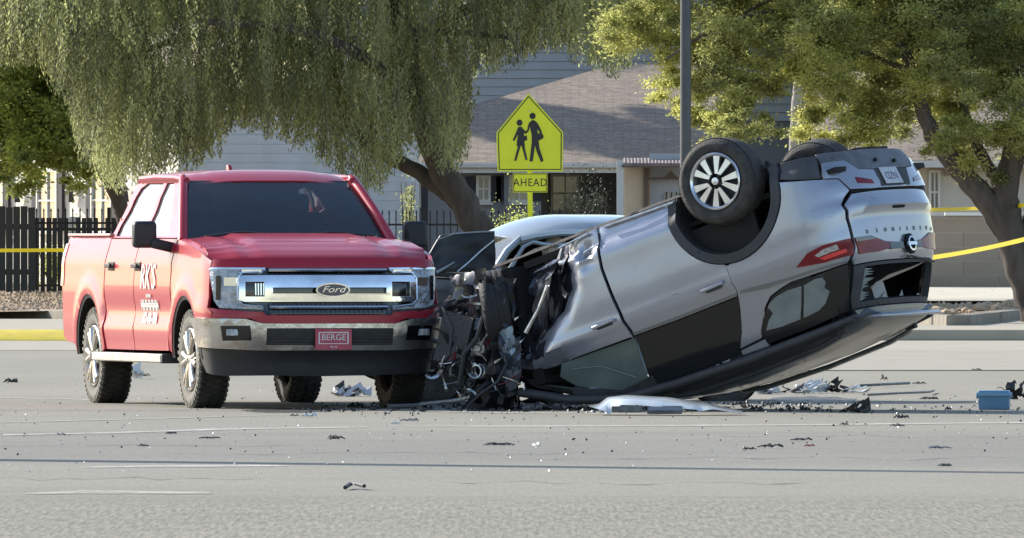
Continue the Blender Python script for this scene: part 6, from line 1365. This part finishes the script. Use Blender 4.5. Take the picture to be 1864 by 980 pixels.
# twisted clusters
def cluster(label, px, py, wpx, hpx, mt, seed, n=14, name='twisted_scrap', extra=None):
    D = py2d(py); s_ = D/25900; w, h = wpx*s_, hpx*s_; t = thing(name, label, 'debris', (X(px,D),D,0)); r_ = random.Random(seed)
    for k in range(n):
        x = r_.uniform(-w/2,w/2); hh = h*(1-abs(x)/(w*.55)); mb = MB(); p = Vector((x, r_.uniform(-.15,.15), r_.uniform(0,hh*.5)+.01)); q = [p]
        for j in range(4): q.append(q[-1]+Vector((r_.uniform(-1,1)*w*.12, r_.uniform(-.06,.06), r_.uniform(-.6,1)*h*.25)))
        for v in q: v.z = max(.012, min(h, v.z))
        if k % 2: mb.tube(q, r_.uniform(.006,.014), n=5); nm = 'bent_rod'
        else:
            wd = r_.uniform(.02,.05); mb.grid(lambda i, j: (q[i].x+wd*(j-.5), q[i].y+.03*j, max(.006, q[i].z+wd*.7*j*math.sin(i*2+k))), range(5), range(3)); mb.thick(.005, (0,1,0)); nm = 'torn_flap'
        obj(nm, mb, extra if extra and k % 3 == 0 else mt, t, sharp=25)
    return t
cluster('spiky black twisted wiring scrap in front of the SUV roof edge', 1552, 752, 52, 22, M_dblack, 3, 12)
cluster('bent black bracket sticking up at the right edge behind the blue box', 1856, 728, 36, 50, M_dblack, 4, 10)
cluster('heap of white and black broken plastic behind the SUV roof', 1500, 716, 110, 26, M_dwhite, 5, 22, 'plastic_heap', M_dblack)
cluster('pale green and white broken trim pieces under the tail of the SUV', 1425, 718, 80, 18, M_dwhite, 6, 14, 'plastic_heap', M_dgrey)
cluster('tangle of pale metal under the front of the truck', 640, 722, 70, 26, M_dwhite, 7, 14, 'metal_tangle', M_dblack)
cluster('dark crushed engine parts under the nose of the SUV', 985, 736, 120, 22, M_dblack, 8, 24, 'engine_debris', M_dgrey)
cluster('shiny torn metal heap between the truck wheel and the SUV', 835, 728, 90, 70, M_burnt, 9, 30, 'metal_tangle', M_torn)
cluster('brown and grey rubble beside the crushed SUV windshield', 1045, 738, 70, 16, M_dgrey, 10, 16, 'engine_debris', mat('rubble_brown', (.22,.17,.12), .9))
cluster('white fallen cloth and wire under the truck step bar', 250, 690, 26, 34, M_dwhite, 14, 7, 'plastic_scrap')
# cables, rods
def cable(label, pts, r, mt, name='cable'):
    P = []
    for a, b in pts: D = py2d(b); P.append(Vector((X(a,D), D, .0)))
    t = thing(name, label, 'cable', P[0]); q = [p-P[0]+Vector((0,0,r+.004+.015*abs(math.sin(i*2.3)))) for i, p in enumerate(P)]
    obj('strand', MB().tube(q, r, n=6), mt, t)
cable('thin black wire lying alone in the near lane', [(628,893),(638,890),(648,891),(663,893)], .012, M_dblack)
cable('long pale hose lying from under the truck to the crushed SUV', [(705,744),(760,744),(820,738),(862,728),(886,712)], .016, mat('hose_grey', (.16,.17,.18), .5), 'hose')
cable('long thin rod lying behind the white plastic heap', [(1565,706),(1600,706),(1655,704)], .014, M_dgrey, 'rod')
cable('thin dark rod lying nearest behind the twisted wiring scrap', [(1580,722),(1640,721),(1690,720),(1700,716)], .010, M_dgrey, 'rod')
cable('thin black hose trailing from the SUV nose to the left', [(690,741),(780,741),(850,738),(900,733)], .010, M_dblack, 'hose')
# detached white bumper cover in front of the SUV
DBm = py2d(757)
bp2 = thing('detached_bumper_cover', 'long white bumper cover torn off and lying on the road in front of the SUV', 'bumper', (X(1210,DBm),DBm,0))
cv = MB(); n = 44
def cvf(i, j):
    u = i/(n-1); v = j/6; x = (X(1072,DBm)+(X(1352,DBm)-X(1072,DBm))*u)-X(1210,DBm); top = lerp_tab([(0,.075),(.06,.085),(.13,.145),(.25,.160),(.5,.145),(.75,.10),(.92,.055),(1,.035)], u); bot = lerp_tab([(0,.072),(.08,.045),(.14,.01),(.20,.085),(.30,.085),(.6,.055),(.69,.05),(.72,.035),(.8,.05),(1,.015)], u)
    return (x, .45*v+.25*(u-.5)**2*2-.02*noise.noise(Vector((u*8,v*2,0))), bot+(top-bot)*math.cos((1-v)*1.35)**.8 if v > 0 else bot)
cv.grid(cvf, range(n), range(7)); cv.thick(.005, (0,1,-.3)); obj('cover_skin', cv, mat('white_cover_paint', (.66,.70,.69), .25, coat=.9, var=.06, vscale=4), bp2, sharp=30)
obj('black_bracket', MB().box((X(1210,DBm)-X(1210,DBm),.06,.045), (.28,.10,.065)).box((-.30+.0,.05,.05), (.25,.08,.05)), M_dgrey, bp2, bevel=.008)
obj('tear_strip', MB().tube([cvf(0,3), tuple(Vector(cvf(0,3))+Vector((-.08,0,.0))), tuple(Vector(cvf(0,3))+Vector((-.02,0,-.03)))], [.01,.006,.004], n=5), M_dblack, bp2)
obj('license_bolt', MB().box((.0,-.18,.06), (.26,.012,.03)), mat('sticker_blue_grey', (.18,.22,.30), .5), bp2)
# blue plastic box
DBx = py2d(746); s_ = DBx/25900
bx = thing('blue_plastic_box', 'blue lidded plastic tub standing on the road at the right edge', 'box', (X(1810,DBx),DBx,0), (0,0,R(-4)))
w_ = 58*s_; h_ = 30*s_
M_bb = mat('blue_plastic', (.075,.19,.33), .45, var=.2, vscale=6, vcol=(.10,.24,.38))
b_ = MB().box((0,0,h_*.45), (w_*.95,.24,h_*.9), taper=(1.04,1.04)); obj('tub', b_, M_bb, bx, bevel=.008)
obj('lid', MB().box((0,0,h_*.94), (w_*1.08,.29,.030)).box((0,0,h_*.94+.022), (w_*.96,.24,.018)), mat('blue_lid', (.16,.33,.50), .4), bx, bevel=.006)
for s in (-1,1): obj('lid_clip', MB().box((s*w_*.535,0,h_*.86), (.014,.07,.05)), M_bb, bx)
obj('black_scrap_on_lid', MB().grid(lambda i,j: (.02+.02*i,.02*j,h_+.035+.012*math.sin(i*1.3)), range(5), range(3)).thick(.006,(0,0,1)), M_dblack, bx)
# crumbs of glass and plastic, too many to count
scatter_stones('road_crumbs', 420, (-4.6,5.4), (86,132), lambda x,y: .004, .004, .011, M_dwhite, 8)
scatter_stones('dark_road_crumbs', 260, (-4.2,5.2), (92,128), lambda x,y: .004, .005, .014, M_dblack, 9)
scatter_stones('dark_wreck_crumbs', 420, (-1.6,2.6), (115.5,121), lambda x,y: .004, .008, .035, M_dblack, 10)
scatter_stones('dust_wreck_crumbs', 260, (-1.8,4.6), (114,121), lambda x,y: .004, .006, .022, M_dgrey, 11)
